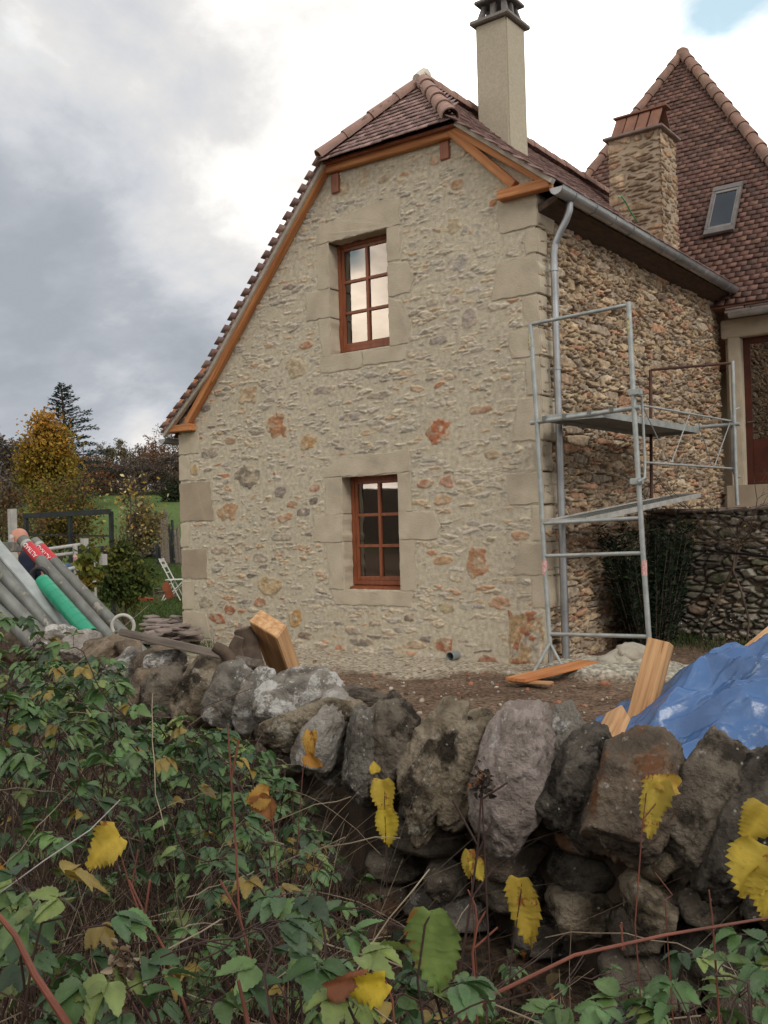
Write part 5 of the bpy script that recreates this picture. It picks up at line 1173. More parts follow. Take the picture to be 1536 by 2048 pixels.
shoot('orange withered leaf on a thin stem before the pale upright coping stone', 2.6, [((620, 1462), (622, 1520), .30, .7, .2, (.46, .27, .06), 11), ((610, 1512), (645, 1535), .34, .4, .2, (.42, .20, .04), 12)], [(590, 1800), (598, 1640), (606, 1540), (620, 1470)], .002)
shoot('brown and yellow withered leaf among the brambles on the left of the wall', 2.1, [((538, 1590), (488, 1600), .5, .3, .2, (.38, .22, .05), 13), ((520, 1590), (540, 1650), .4, .3, .1, (.30, .13, .05), 14)], [(555, 1780), (550, 1680), (540, 1600)], .002)
shoot('torn small yellow leaf low before the dark wall face', 1.8, [((940, 1700), (935, 1760), .25, .4, 0, (.38, .28, .05), 15), ((950, 1720), (968, 1765), .35, .3, 0, (.42, .32, .05), 16)], [(950, 1900), (945, 1800), (940, 1700)], .0018)
shoot('large pale green leaf with holes at the bottom near the centre', 1.15, [((865, 1822), (868, 2000), .30, .25, .1, (.16, .23, .065), 17)], [(850, 2075), (835, 1960), (850, 1850), (865, 1822)], .0022, 'cane')
shoot('curled half brown half yellow leaf at the bottom near the centre', 1.1, [((655, 1980), (735, 1945), .30, .5, .2, (.20, .075, .035), 18), ((770, 1960), (675, 2000), .34, .4, -.2, (.46, .34, .03), 19)], [(790, 2080), (785, 2000), (770, 1960)], .002)
shoot('orange leaf tip at the left edge of the picture', 1.6, [((-20, 1735), (18, 1770), .45, .3, 0, (.50, .24, .05), 20)], [(-40, 2060), (-30, 1850), (-20, 1735)], .002)
# bare red and brown stems
def stemonly(label, d, stem, r, sm_='redcane', extra=()): return shoot(label, d, [], stem, r, sm_, 'stem', 'plant_stem', extra)
stemonly('thick red brown stem crossing the bottom left corner', 1.15, [(150, 2070), (70, 1950), (30, 1870), (-20, 1810)], .0062)
stemonly('tall red brown shoot standing in the left brambles', 1.7, [(560, 2070), (510, 1950), (478, 1830), (472, 1700), (462, 1560), (456, 1455)], .0034, extra=[[(462, 1560), (478, 1480)], [(478, 1830), (440, 1760)]])
stemonly('bright red stub of a stem at the bottom left of the curled leaf', 1.2, [(500, 2070), (488, 2010), (476, 1960)], .0045)
stemonly('long pale red cane slanting across the bottom right corner', 1.35, [(900, 2060), (985, 1990), (1150, 1910), (1330, 1870), (1540, 1835)], .0042)
stemonly('forked pinkish stem standing before the dark wall', 1.6, [(945, 1905), (955, 1850), (950, 1810), (936, 1780)], .0030, extra=[[(955, 1850), (972, 1822)], [(950, 1895), (995, 1855)]])
stemonly('dark dead stem with a seed head standing before the pinkish coping stone', 1.6, [(900, 2060), (935, 1850), (955, 1700), (962, 1600), (968, 1550)], .0030, 'cane', extra=[[(962, 1600), (1015, 1565)], [(955, 1690), (905, 1600)], [(950, 1720), (985, 1640)], [(940, 1800), (985, 1740)]])
stemonly('straight pale straw stalk crossing the left brambles', 1.9, [(-20, 1800), (90, 1720), (180, 1660), (240, 1600)], .0022, 'whitish')
stemonly('thin red twig sloping above the low brambles on the right', 1.5, [(1330, 1800), (1345, 1790), (1310, 1745)], .0016, extra=[[(1250, 1900), (1240, 1850)]])
stemonly('orange brown cane standing in the middle of the left brambles', 1.5, [(390, 2070), (330, 1900), (290, 1830), (258, 1760)], .003, extra=[[(290, 1830), (300, 1760)]])
stemonly('pair of small upright red shoots in the bottom right', 1.35, [(1428, 1880), (1424, 1830), (1418, 1780)], .0022, extra=[[(1245, 1900), (1243, 1845)]])

def seedhead(label, px, py, d, n, rad, cols, seed):
    nr = np.random.default_rng(seed); c = Dp(px, py, d); root = empty('dried_flower', (c[0], c[1], 0), label, 'dried flower'); m = MB(); m.tube([(c[0] + .03, c[1], .02), c * (1, 1, .5) + (.01, 0, 0), c], [.0022, .0018, .0014], 6); m.build('stem', 'cane', root)
    P = c + nr.normal(0, 1, (n, 3)) * rad * (1, 1, 1.5); spray('seed_head', root, P, nr.normal(0, 1, (n, 3)), (.006, .016), cols, LT[3][:2], 'vinem', .3, seed)
# ------------------------------------------------------------------ plants by the terrace
def spray(name, parent, P, D_, size, cols, tmpl, m_='folm', jit=.15, seed=1):
    nr = np.random.default_rng(seed); n = len(P); c = np.array(cols)[nr.integers(0, len(cols), n)] * nr.uniform(.7, 1.25, (n, 1))
    V, F, C = inst(tmpl[0], tmpl[1], P, rotm(D_ + nr.normal(0, jit, (n, 3)), nr.uniform(0, 6.28, n)), nr.uniform(size[0], size[1], n), c)
    return link(name, npmesh(name, V, F, C), m_, parent)
QT = (np.array([(0, 0, 0), (.5, .28, .06), (1, 0, 0), (.5, -.28, .06)], float), np.array([(0, 1, 2, 3)]))
NT = (np.array([(0, 0, 0), (.5, .06, .02), (1, 0, 0), (.5, -.06, .02)], float), np.array([(0, 1, 2, 3)]))
seedhead('brown dried flower head low in the bottom left brambles', 245, 1930, 1.25, 90, .012, [(.16, .11, .07), (.30, .24, .17), (.09, .06, .04)], 1)
seedhead('blackish withered seed head in front of the pinkish coping stone', 963, 1560, 1.6, 60, .010, [(.03, .022, .018), (.05, .035, .025)], 2)
def rosemary():
    c = np.array((.42, 2.05, 0)); root = empty('evergreen_shrub', tuple(c), 'tall dark evergreen shrub growing in the corner under the scaffold plank', 'shrub'); nr = np.random.default_rng(3); P = []; D_ = []; m = MB()
    for k in range(230):
        a = nr.uniform(0, 6.28); r0 = nr.uniform(0, .30); b = c + (r0 * .6 * math.cos(a), r0 * 1.7 * math.sin(a), 0); lean = np.array((math.cos(a) * .22, math.sin(a) * .55, 1)); h = nr.uniform(.6, 1.62)
        pts = [b + lean * h * t + nr.normal(0, .012, 3) * t for t in np.linspace(0, 1, 6)]; pts = [np.array((max(p[0], .03), p[1], p[2])) for p in pts]; m.tube(pts, list(np.linspace(.007, .002, 6)), 4, cap=False)
        for j in range(85):
            t = nr.uniform(.08, 1); i = min(4, int(t * 5)); p = pts[i] + (pts[i + 1] - pts[i]) * (t * 5 - i); P.append(p); a2 = nr.uniform(0, 6.28); D_.append((math.cos(a2), math.sin(a2), nr.uniform(.1, 1.1)))
    m.build('stem', 'bark', root, smooth=False); spray('leaves', root, np.array(P), np.array(D_), (.05, .11), [(.012, .022, .014), (.018, .032, .018), (.010, .016, .011), (.03, .045, .02)], (QT[0] * (1, .45, 1), QT[1]), 'folm')
rosemary()
def branchy(m, p, d, L_, r, depth, nr, tips, gr=.12, nseg=5, wob=.25, kids=3, shrink=.62, minr=.0012):
    pts = [p]; q = p.copy(); dd_ = d / np.linalg.norm(d)
    for k in range(nseg):
        dd_ = dd_ + nr.normal(0, wob, 3) * .5 + np.array((0, 0, gr)) * .3; dd_ /= np.linalg.norm(dd_); q = q + dd_ * L_ / nseg; pts.append(q.copy())
    m.tube(pts, list(np.linspace(r, max(r * .55, minr), nseg + 1)), 6 if r > .012 else 4, cap=False)
    if depth == 0: tips += pts[1:]; return
    for k in range(kids):
        i = nr.integers(1, nseg + 1); a = nr.normal(0, 1, 3); nd = dd_ + a * .75; branchy(m, pts[i], nd, L_ * shrink * nr.uniform(.7, 1.2), max(r * .55, minr), depth - 1, nr, tips, gr, nseg, wob, kids, shrink, minr)
    tips.append(pts[-1])
# leafless climbing shrub sprawling over the retaining wall
b0 = gp(1385, 1300); b0 = np.array((1.25, 2.45, .02)); vy = 2.78
root = empty('climbing_vine', tuple(b0), 'leafless brown vine with forked trunk sprawling over the terrace wall', 'vine'); nr = np.random.default_rng(8); m = MB()
V1 = [pl(x, y, 1, vy) for x, y in ((1362, 1318), (1400, 1270), (1440, 1190), (1470, 1130), (1480, 1090))]; V2 = [pl(x, y, 1, vy - .02) for x, y in ((1492, 1305), (1498, 1240), (1482, 1180), (1466, 1140), (1472, 1085))]
m.tube(V1, [.02, .022, .022, .02, .018], 8); m.tube(V2, [.014, .015, .014, .012, .012], 8); m.build('trunk', 'bark', root, smooth=True); m = MB(); tips = []
for k in range(26):
    s_ = V1[-1] + nr.normal(0, .04, 3) if k < 12 else pl(nr.uniform(1300, 1560), nr.uniform(1010, 1110), 1, vy); dv = np.array((nr.normal(-.3, .8), nr.normal(0, .12), nr.uniform(-.1, .7))); branchy(m, s_, dv, nr.uniform(.35, .7), .007, 2, nr, tips, .0, 5, .35, 3, .62, .0014)
m.build('twig', 'bark', root)
tp = np.array(tips); tp = tp[nr.random(len(tp)) < .10]; spray('leaves', root, tp, nr.normal(0, 1, tp.shape), (.03, .06), [(.20, .16, .03), (.16, .09, .04), (.07, .09, .025)], QT)
# shrub behind, near the door
b0 = np.array((1.35, 5.2, 1.72)); root = empty('bare_shrub', tuple(b0), 'thin bare shrub in front of the door on the terrace', 'shrub'); m = MB(); tips = []
for k in range(9): branchy(m, b0 + nr.normal(0, .12, 3) * (1, 1, 0), np.array((nr.normal(0, .5), nr.normal(0, .4), 1)), nr.uniform(.4, .7), .006, 2, nr, tips, .1, 5, .3, 3, .6, .0014)
m.build('twig', 'bark', root)
tp = np.array(tips); tp = tp[nr.random(len(tp)) < .05]; spray('leaves', root, tp, nr.normal(0, 1, tp.shape), (.03, .05), [(.12, .05, .03)], QT)
beam('black_pole', pl(1417, 1101, 1, 2.55), pl(1580, 1118, 1, 2.2), .03, .03, 'blackp', 'straight black pole held level across the vine at the right', 'pole', bev=.004)
# weeds at the foot of the terrace wall
nr = np.random.default_rng(17); n = 5200; P = np.stack([nr.uniform(.3, 3.4, n), 3.0 - np.abs(nr.normal(0, .5, n)), np.zeros(n)], 1); k = fbm(P[:, 0] * 2.2, P[:, 1] * 2.2, 3, 2) + nr.uniform(-.3, .3, n) > -.1; P = P[k]
spray('weeds', None, P, np.tile((0, 0, 1.), (len(P), 1)), (.04, .13), [(.035, .06, .02), (.05, .085, .025), (.03, .045, .02), (.10, .09, .04)], NT, 'folm', .5, 3); tag(bpy.data.objects['weeds'], 'low green weeds along the foot of the terrace wall', kind='stuff')
n = 160; P = np.stack([nr.uniform(.3, 3.2, n), nr.uniform(2.0, 2.95, n), nr.uniform(.05, .38, n)], 1)
spray('white_flowers', None, P, nr.normal(0, 1, (n, 3)), (.012, .028), [(.6, .6, .58)], QT, 'folm', .5, 3); tag(bpy.data.objects['white_flowers'], 'tiny white flowers scattered at the foot of the terrace wall', kind='stuff')
# pebbles and crumbs on the building-site soil
nr = np.random.default_rng(23); n = 2600; P = np.stack([nr.uniform(-6.5, 4, n), nr.uniform(-6.5, 1.5, n), np.zeros(n)], 1); k = ~((P[:, 0] < .1) & (P[:, 1] > -.15)); P = P[k]
l_ = (P - CAM) @ Rh; d_ = (P - CAM) @ Fh; k = d_ > np.array([wd(768 + FPX * a / max(b, .5)) for a, b in zip(l_, d_)]) + .5; P = P[k]; n = len(P)
P[:, 2] = terrain(P[:, 0], P[:, 1]) + .008
bm = bmesh.new(); bmesh.ops.create_icosphere(bm, subdivisions=1, radius=1); TV = np.array([v.co[:] for v in bm.verts]) * (1, .8, .55); TV *= nr.uniform(.8, 1.15, (len(TV), 1)); TF = np.array([[v.index for v in f.verts] for f in bm.faces]); bm.free()
V, F, C = inst(TV, TF, P, rotm(nr.normal(0, 1, (n, 3)) * (1, 1, .2), nr.uniform(0, 6, n)), nr.gamma(1.6, .009, n) + .004, np.array([(.30, .25, .19), (.20, .13, .085), (.12, .08, .055), (.38, .34, .27), (.28, .13, .08)])[nr.integers(0, 5, n)])
tag(link('pebbles', npmesh('pebbles', V, F, C), 'rubble', None), 'loose pebbles and crumbs of mortar on the bare soil', kind='stuff')

# ------------------------------------------------------------------ left side: stacked tubes, man, garden
SD = 1.85                                        # the stack lies behind the field wall
def tubeobj(px0, py0, px1, py1, d0, d1, r, m_, label, name='steel_tube', cat='tube', ext=.35, hollow=True):
    r *= 1.25; a = Dp(px0, py0, d0 + SD); b = Dp(px1, py1, d1 + SD); b = b + (b - a) * ext; m = MB()
    if hollow: m.pipe(a, b, r, .004, 24)
    else: m.tube([a, b], r, 20)
    return tag(m.build(name, m_, None, smooth=True), label, cat), a, b
def lettering(text, a, b, r, s0, size, parent, flip=1, cen=0.):
    """text wrapped round a tube; reads along it"""
    a, b = Vector(a), Vector(b); d = (b - a).normalized()
    cu = bpy.data.curves.new('lettering', 'FONT'); cu.body = text; cu.size = size; cu.extrude = .0; cu.resolution_u = 3; cu.offset = .0006
    ob = bpy.data.objects.new('lettering_tmp', cu); COL.objects.link(ob); dg = bpy.context.evaluated_depsgraph_get(); me = bpy.data.meshes.new_from_object(ob.evaluated_get(dg)); bpy.data.objects.remove(ob)
    tv = Vector(-fw); nrm = (tv - d * tv.dot(d)).normalized(); nrm = Matrix.Rotation(cen, 3, d) @ nrm; side = nrm.cross(d)
    bm = bmesh.new(); bm.from_mesh(me); bmesh.ops.triangulate(bm, faces=bm.faces)
    for v in bm.verts:
        x, y = v.co.x, v.co.y - size * .35; an = -y * flip / r
        v.co = a + d * (s0 - flip * x) + (nrm * math.cos(an) + side * math.sin(an)) * (r + .0022)
    bm.to_mesh(me); bm.free(); me.name = 'lettering'; return link('lettering', me, 'whitelab', parent)
for (x0, y0, x1, y1, d0, d1, lab, sA) in ((44, 1079, 188, 1240, 6.6, 6.1, 'upper grey steel tube with a red band lettered ALTRAD, nearer the man', .13), (68, 1083, 240, 1260, 6.7, 6.2, 'grey steel tube with a red band lettered ALTRAD, farthest right of the leaning tubes', .13)):
    o, a, b = tubeobj(x0, y0, x1, y1, d0, d1, .040, 'galvd', lab, ext=.3); dv = (b - a) / np.linalg.norm(b - a)
    m = MB(); m.pipe(a + dv * .105, a + dv * .29, .0512, .003, 24); m.build('red_band', 'redlab', o, smooth=True)
    lettering('ALTRAD', a, b, .0512, (.280), .050, o, 1, cen=-.15)
    m = MB(); m.pipe(a + dv * .06, a + dv * .09, .0511, .003, 24); m.build('pale_band', 'whitish', o, smooth=True)
o, a, b = tubeobj(-95, 1035, 108, 1266, 6.2, 5.9, .047, 'galvd', 'thick grey steel tube lying on the left of the green pipe', ext=.3)
o, a, b = tubeobj(-105, 1075, 78, 1266, 6.0, 5.8, .045, 'galvd', 'darker grey steel tube lowest in the leaning stack at the picture edge', ext=.35)
o, a, b = tubeobj(-105, 1125, 42, 1266, 5.9, 5.75, .042, 'galvd', 'dull steel tube under the others at the picture edge', ext=.35)
a = Dp(-55, 1036, 6.30 + SD); b = Dp(134, 1258, 6.0 + SD)
pn = beam('steel_plank', a, b + (b - a) * .1, .12, .035, 'galv', 'flat pale grey metal plank lying along the tubes with a small red sticker', 'plank', up=uprot(a, b, 20))
p = Dp(62, 1172, 6.08 + SD); dv = (b - a) / np.linalg.norm(b - a); m = MB(); m.bar(p - dv * .05 - fw * .045, p + dv * .04 - fw * .045, .03, .004, up=-fw); m.build('sticker', 'redlab', pn)
o, a, b = tubeobj(84, 1162, 158, 1244, 6.2, 5.85, .050, 'greenp', 'bright green plastic pipe between the grey steel tubes', 'plastic_pipe', 'pipe', .3)
for k in range(9): m = MB(); q_ = a + (b - a) * (k + .5) / 9; dv = (b - a) / np.linalg.norm(b - a); m.pipe(q_, q_ + dv * .006, .0640, .004, 20); m.build('pipe_rib', 'greenp', o, smooth=True)
a = Dp(0, 1083, 6.9); b = Dp(60, 1086, 6.9)
beam('steel_channel', Dp(-30, 1094, 9.0), Dp(50, 1094, 8.9), .10, .09, 'galvd', 'grey metal channel lying level behind the tubes beside the head of the man', 'channel')
def torus(name, c, R_, r, n1_, m_, label, cat, a0=0, a1=2 * math.pi, sq=1.):
    m = MB(); k = 28; pts = [c + n1_[0] * R_ * math.cos(a0 + (a1 - a0) * i / k) + n1_[1] * R_ * sq * math.sin(a0 + (a1 - a0) * i / k) for i in range(k + 1)]
    m.tube(pts, r, 10); return tag(m.build(name, m_, None, smooth=True), label, cat)
torus('rubber_ring', Dp(78, 1154, 6.3 + SD), .066, .019, (cx, cy), 'rubber', 'small black rubber ring hanging at the top end of the green pipe', 'ring', sq=1.1)
torus('pale_hose', Dp(246, 1252, 7.6), .085, .014, (cx, cy), 'hose', 'loop of pale hose standing up beside the lower ends of the steel tubes', 'hose', -.9, 3.7)
# a low rack carries the upper ends
a = Dp(-130, 1215, 8.6); b = Dp(40, 1225, 8.7); rk = empty('trestle', tuple(a), 'low dark steel trestle under the leaning tubes', 'trestle'); m = MB(); m.bar(a, b, .06, .06); m.build('top_rail', 'galvd', rk)
for q_ in (a, b):
    for s in (-.18, .18): m = MB(); m.bar(q_, (q_[0] + Fh[0] * s, q_[1] + Fh[1] * s, 0.02), .04, .04); m.build('leg', 'galvd', rk)
# rubble the stack rests on, behind the wall
rp_ = empty('rubble_pile', tuple(Dp(110, 1250, 7.8) * (1, 1, 0)), 'pile of broken pale stones heaped behind the left end of the field wall', 'rubble'); rr_ = random.Random(77)
for i in range(60):
    px = rr_.uniform(-160, 330); d = wd(px) + rr_.uniform(.35, 1.3); p = Dp(px, 1240, d); h = rr_.uniform(.25, 1.02 - .35 * (d - wd(px))); s = rr_.uniform(.10, .2)
    rockobj('broken_stone', LS[rr_.choice(['pale', 'tan', 'white', 'ochre', 'brown', 'tan'])], rp_, M_((p[0], p[1], h), rr_.uniform(0, 6)), (s, s * .8, s * .6), 900 + i, .09, 11, 3)

# person bending over the stack
def skinbody(name, verts, edges, radii, m_, parent, lvl=2):
    me = bpy.data.meshes.new(name); me.from_pydata([tuple(v) for v in verts], edges, []); o = bpy.data.objects.new(name, me); COL.objects.link(o)
    s = o.modifiers.new('s', 'SKIN'); s.use_smooth_shade = True
    for i, r_ in enumerate(radii): me.skin_vertices[0].data[i].radius = (r_, r_) if not isinstance(r_, tuple) else r_
    me.skin_vertices[0].data[0].use_root = True
    b = o.modifiers.new('b', 'SUBSURF'); b.levels = lvl; b.render_levels = lvl
    dg = bpy.context.evaluated_depsgraph_get(); m2 = bpy.data.meshes.new_from_object(o.evaluated_get(dg)); bpy.data.objects.remove(o); m2.materials.clear(); m2.name = name
    return link(name, m2, m_, parent, True)
H0 = Dp(38, 1078, 9.7)                                                # middle of the head
g0 = H0.copy(); g0[2] = .30
man = empty('person', tuple(g0), 'grey haired man in a navy sweater and blue jeans bending behind the stacked tubes', 'person')
rt, bk = cx * (1, 1, 0), Fh                                           # picture right, away from the camera
pel = H0 + rt * .26 + bk * .18 + (0, 0, -.42); che = H0 + rt * .12 + bk * .10 + (0, 0, -.20); nek = H0 + rt * .01 + bk * .04 + (0, 0, -.11)
def limb(*o): return [np.array(v, float) for v in o]
s1 = che + bk * .20 + rt * -.06 + (0, 0, .02); s2 = che - bk * .20 + rt * -.02 + (0, 0, .0)
e1_ = s1 + rt * -.10 + (0, 0, -.28) - bk * .05; h1_ = e1_ + rt * .06 - bk * .10 + (0, 0, -.22); e2_ = s2 + rt * .03 + (0, 0, -.27); h2_ = e2_ + rt * .14 - bk * .05 + (0, 0, -.20)
k1 = pel + bk * .10 + rt * -.12 + (0, 0, -.44); f1 = k1 + rt * .10 + (0, 0, -.42); k2 = pel - bk * .10 + rt * -.08 + (0, 0, -.44); f2 = k2 + rt * .12 + (0, 0, -.42)
V = limb(pel, (pel + che) / 2, che, nek, H0 + (0, 0, -.03), s1, e1_, h1_, s2, e2_, h2_, pel + bk * .1, k1, f1, pel - bk * .1, k2, f2)
f1[2] = f2[2] = .38; V[13] = f1; V[16] = f2
skinbody('body', V, [(0, 1), (1, 2), (2, 3), (3, 4), (2, 5), (5, 6), (6, 7), (2, 8), (8, 9), (9, 10), (0, 11), (11, 12), (12, 13), (0, 14), (14, 15), (15, 16)], [.13, .13, .14, .055, .06, .06, .045, .03, .06, .045, .03, .09, .065, .045, .09, .065, .045], 'skin', man)
skinbody('sweater', [pel + (0, 0, .05)] + V[1:3] + [nek + (0, 0, -.02), s1, e1_, h1_ * .85 + e1_ * .15, s2, e2_, h2_ * .85 + e2_ * .15], [(0, 1), (1, 2), (2, 3), (2, 4), (4, 5), (5, 6), (2, 7), (7, 8), (8, 9)], [.155, .155, .165, .075, .08, .062, .045, .08, .062, .045], 'navy', man)
skinbody('jeans', [V[0], V[11], V[12], f1 + (0, 0, .03), V[14], V[15], f2 + (0, 0, .03)], [(0, 1), (1, 2), (2, 3), (0, 4), (4, 5), (5, 6)], [.155, .11, .085, .065, .11, .085, .065], 'jeans', man)
for f in (f1, f2): m = MB(); m.tube([f + (0, 0, -.04), f - (0, 0, .05) + rt * .06, f - (0, 0, .06) + rt * .20], [.05, .05, .035], 12); m.build('shoe', 'rubber', man, smooth=True)
for e_, h_ in ((e1_, h1_), (e2_, h2_)):
    hd_ = (h_ - e_) / np.linalg.norm(h_ - e_); sd_ = np.cross(hd_, fw); sd_ /= np.linalg.norm(sd_); P = [h_ - hd_ * .02, h_ + hd_ * .05]; E2 = [(0, 1)]; Rr = [.026, .034]
    for k in range(4): b0 = h_ + hd_ * .06 + sd_ * (k - 1.5) * .020; P += [b0, b0 + hd_ * (.045 - .006 * abs(k - 1.4)) - fw * .004, b0 + hd_ * (.075 - .008 * abs(k - 1.4)) - fw * .02]; n_ = len(P); E2 += [(1, n_ - 3), (n_ - 3, n_ - 2), (n_ - 2, n_ - 1)]; Rr += [.010, .009, .008]
    b0 = h_ + sd_ * .03 + hd_ * .02; P += [b0, b0 + sd_ * .03 + hd_ * .03]; n_ = len(P); E2 += [(0, n_ - 2), (n_ - 2, n_ - 1)]; Rr += [.011, .010]
    skinbody('hand', P, E2, Rr, 'skin', man, 1)
# head: skull, face turned to the picture's right and down
bm = bmesh.new(); bmesh.ops.create_icosphere(bm, subdivisions=4, radius=1); fd = rt * .86 - bk * .25 + np.array((0, 0, -.32)); fd /= np.linalg.norm(fd); ud = np.array((0, 0, 1.)) - fd * fd[2]; ud /= np.linalg.norm(ud); sd_ = np.cross(fd, ud)
skin_v = []
for v in bm.verts:
    x, y, z = v.co; X_ = x * .098; Y_ = y * .076; Z_ = z * .108
    if x > .3: Z_ *= 1 + .08 * (z < 0); Y_ *= 1 - .22 * max(0, -z) * x
    X_ += .020 * math.exp(-((y) ** 2) / .02 - ((z + .12) ** 2) / .03) * (x > 0)                       # nose
    X_ -= .010 * (math.exp(-((abs(y) - .38) ** 2) / .02 - ((z - .08) ** 2) / .02)) * (x > 0)           # eye sockets
    X_ += .006 * math.exp(-(y ** 2) / .08 - ((z + .45) ** 2) / .006) * (x > 0) + .008 * math.exp(-(y ** 2) / .05 - ((z + .78) ** 2) / .02) * (x > 0)
    X_ += .006 * math.exp(-((z - .28) ** 2) / .01) * (x > .4)
    v.co = Vector(H0 + fd * X_ + sd_ * Y_ + ud * Z_)
me = bpy.data.meshes.new('head'); bm.to_mesh(me); bm.free(); hd = link('head', me, 'skin', man, True)
for s in (-1, 1): m = MB(); c = H0 + sd_ * s * .077 - ud * .01; m.tube([c - fd * .004 + ud * .028, c - fd * .016 + ud * .01, c - fd * .008 - ud * .024], [.009, .013, .007], 8); m.build('ear', 'skin', hd, smooth=True)
for s in (-1, 1): m = MB(); c = H0 + fd * .083 + sd_ * s * .030 + ud * .010; m.tube([c - sd_ * .011, c + fd * .003, c + sd_ * .011], [.002, .006, .002], 8); m.build('eye', 'dark', hd, smooth=True)
m = MB(); c = H0 + fd * .089 - ud * .052; m.tube([c - sd_ * .024 - fd * .01, c, c + sd_ * .024 - fd * .01], [.001, .003, .001], 6); m.build('mouth', 'win', hd, smooth=True)
bm = bmesh.new(); bmesh.ops.create_icosphere(bm, subdivisions=4, radius=1)
for v in list(bm.verts):
    x, y, z = v.co
    if x > .05 - .5 * z * (z < 0) or z > .62 - .35 * abs(y) or z < -.75: bm.verts.remove(v)
for v in bm.verts: x, y, z = v.co; k = 1.05 + .02 * mnoise.noise(v.co * 7); v.co = Vector(H0 + fd * x * .098 * k + sd_ * y * .078 * k + ud * z * .108 * k)
bmesh.ops.solidify(bm, geom=bm.faces[:], thickness=.006)
me = bpy.data.meshes.new('hair'); bm.to_mesh(me); bm.free(); link('hair', me, 'hair', man, True)

# spare scaffold frames standing behind the stack
def frame(label, bars, d, zf=0.):
    root = empty('steel_trestle', tuple(Dp(*bars[0][0], d) * (1, 1, 0)), label, 'scaffold frame')
    for (a, b, r, m_) in bars:
        A, B = Dp(*a, d), Dp(*b, d + .15); nm = 'crossbar' if abs(a[0] - b[0]) > abs(a[1] - b[1]) else 'post'
        if nm == 'post': B = B.copy(); B[2] = .05 + zf
        m = MB(); m.tube([A, B], r, 10); m.build(nm, m_, root, smooth=True)
    return root
fr = frame('upper whitish scaffold frame leaning behind the tubes with a pink label', [((92, 1099), (169, 1088), .020, 'whitish'), ((100, 1112), (152, 1106), .020, 'whitish'), ((150, 1090), (156, 1170), .026, 'whitish')], 10.5)
m = MB(); m.tube([Dp(151, 1112, 10.48), Dp(152.5, 1130, 10.5)], .028, 12); m.build('label_band', 'pink', fr, smooth=True)
m = MB(); p = Dp(169, 1088, 10.6); m.box(p - .03 - np.array((0, 0, .02)), p + .03 + np.array((0, 0, .03))); m.build('end_plate', 'whitish', fr)
fr = frame('lower whitish scaffold frame standing between the tubes and the green shrub', [((128, 1141), (206, 1121), .020, 'whitish'), ((186, 1126), (196, 1210), .022, 'whitish')], 9.8)
m = MB(); p = Dp(206, 1120, 9.9); m.box(p - .03 - np.array((0, 0, .02)), p + .03 + np.array((0, 0, .03))); m.build('end_plate', 'whitish', fr)
beam('dark_rail', Dp(150, 1104, 12), Dp(205, 1098, 12.2), .08, .08, 'blackp', 'short thick dark rail behind the whitish scaffold frames', 'rail')

def at(px, d, dz=0.): p = Dp(px, 1040, d); return np.array((p[0], p[1], tz(p[0], p[1]) + dz))
# metal fence with a top bar, and a wooden post
fe = empty('metal_fence', tuple(at(222, 17)), 'dark metal fence frame with one long top bar before the yellow tree', 'fence')
m = MB(); m.bar(Dp(48, 1032, 17), Dp(222, 1023, 17), .09, .09); m.build('top_bar', 'fencem', fe)
for px, yt in ((222, 1023), (140, 1027), (52, 1031)): m = MB(); a = Dp(px, yt, 17); m.bar(a, (a[0], a[1], 0), .06, .06, up=(0, 1, 0)); m.build('post', 'fencem', fe)
m = MB(); m.bar(Dp(52, 1070, 17), Dp(222, 1072, 17), .03, .03); m.build('lower_wire', 'fencem', fe)
a = Dp(24, 1018, 14); m = MB(); m.bar(a, (a[0] + .03, a[1], 0), .09, .09, up=(0, 1, 0)); tag(m.build('wooden_post', 'whitish', None), 'square pale wooden post rising behind the head of the man', 'post')
# garden stakes
ORD = 'first second third fourth fifth sixth seventh eighth ninth tenth'.split()
for i, (x, yt, w_, mm_) in enumerate(((311, 1022, .05, 'fencem'), (316, 1035, .04, 'fencem'), (322, 1026, .07, 'oldwood'), (328, 1018, .08, 'oldwood'), (333, 1024, .05, 'oldwood'), (338, 1048, .04, 'fencem'), (344, 1040, .05, 'fencem'), (350, 1058, .06, 'oldwood'), (355, 1050, .04, 'oldwood'))):
    b = at(x + 3, 29); a = Dp(x, yt, 29); m = MB(); m.tube([b, (a + b) / 2 + rnd.uniform(-.03, .03), a], [w_, w_, w_ * .8], 7)
    tag(m.build('garden_stake', mm_, None), f'{ORD[i]} garden stake from the left in the row before the field', 'stake', 'garden stakes in a row')
lw = empty('low_wall', tuple(at(300, 31)), 'low dark dry stone garden wall at the edge of the field', 'wall'); rr_ = random.Random(5)
for i in range(70):
    px = rr_.uniform(215, 400); b = at(px, 31 + rr_.uniform(-.1, .1)); rockobj('wall_stone', LS[rr_.choice(['dark', 'brown', 'dark'])], lw, M_(b + np.array((0, 0, rr_.uniform(0, .40))), rr_.uniform(0, 6)), (.28, .2, .13), 1100 + i, .06, 9, 2)
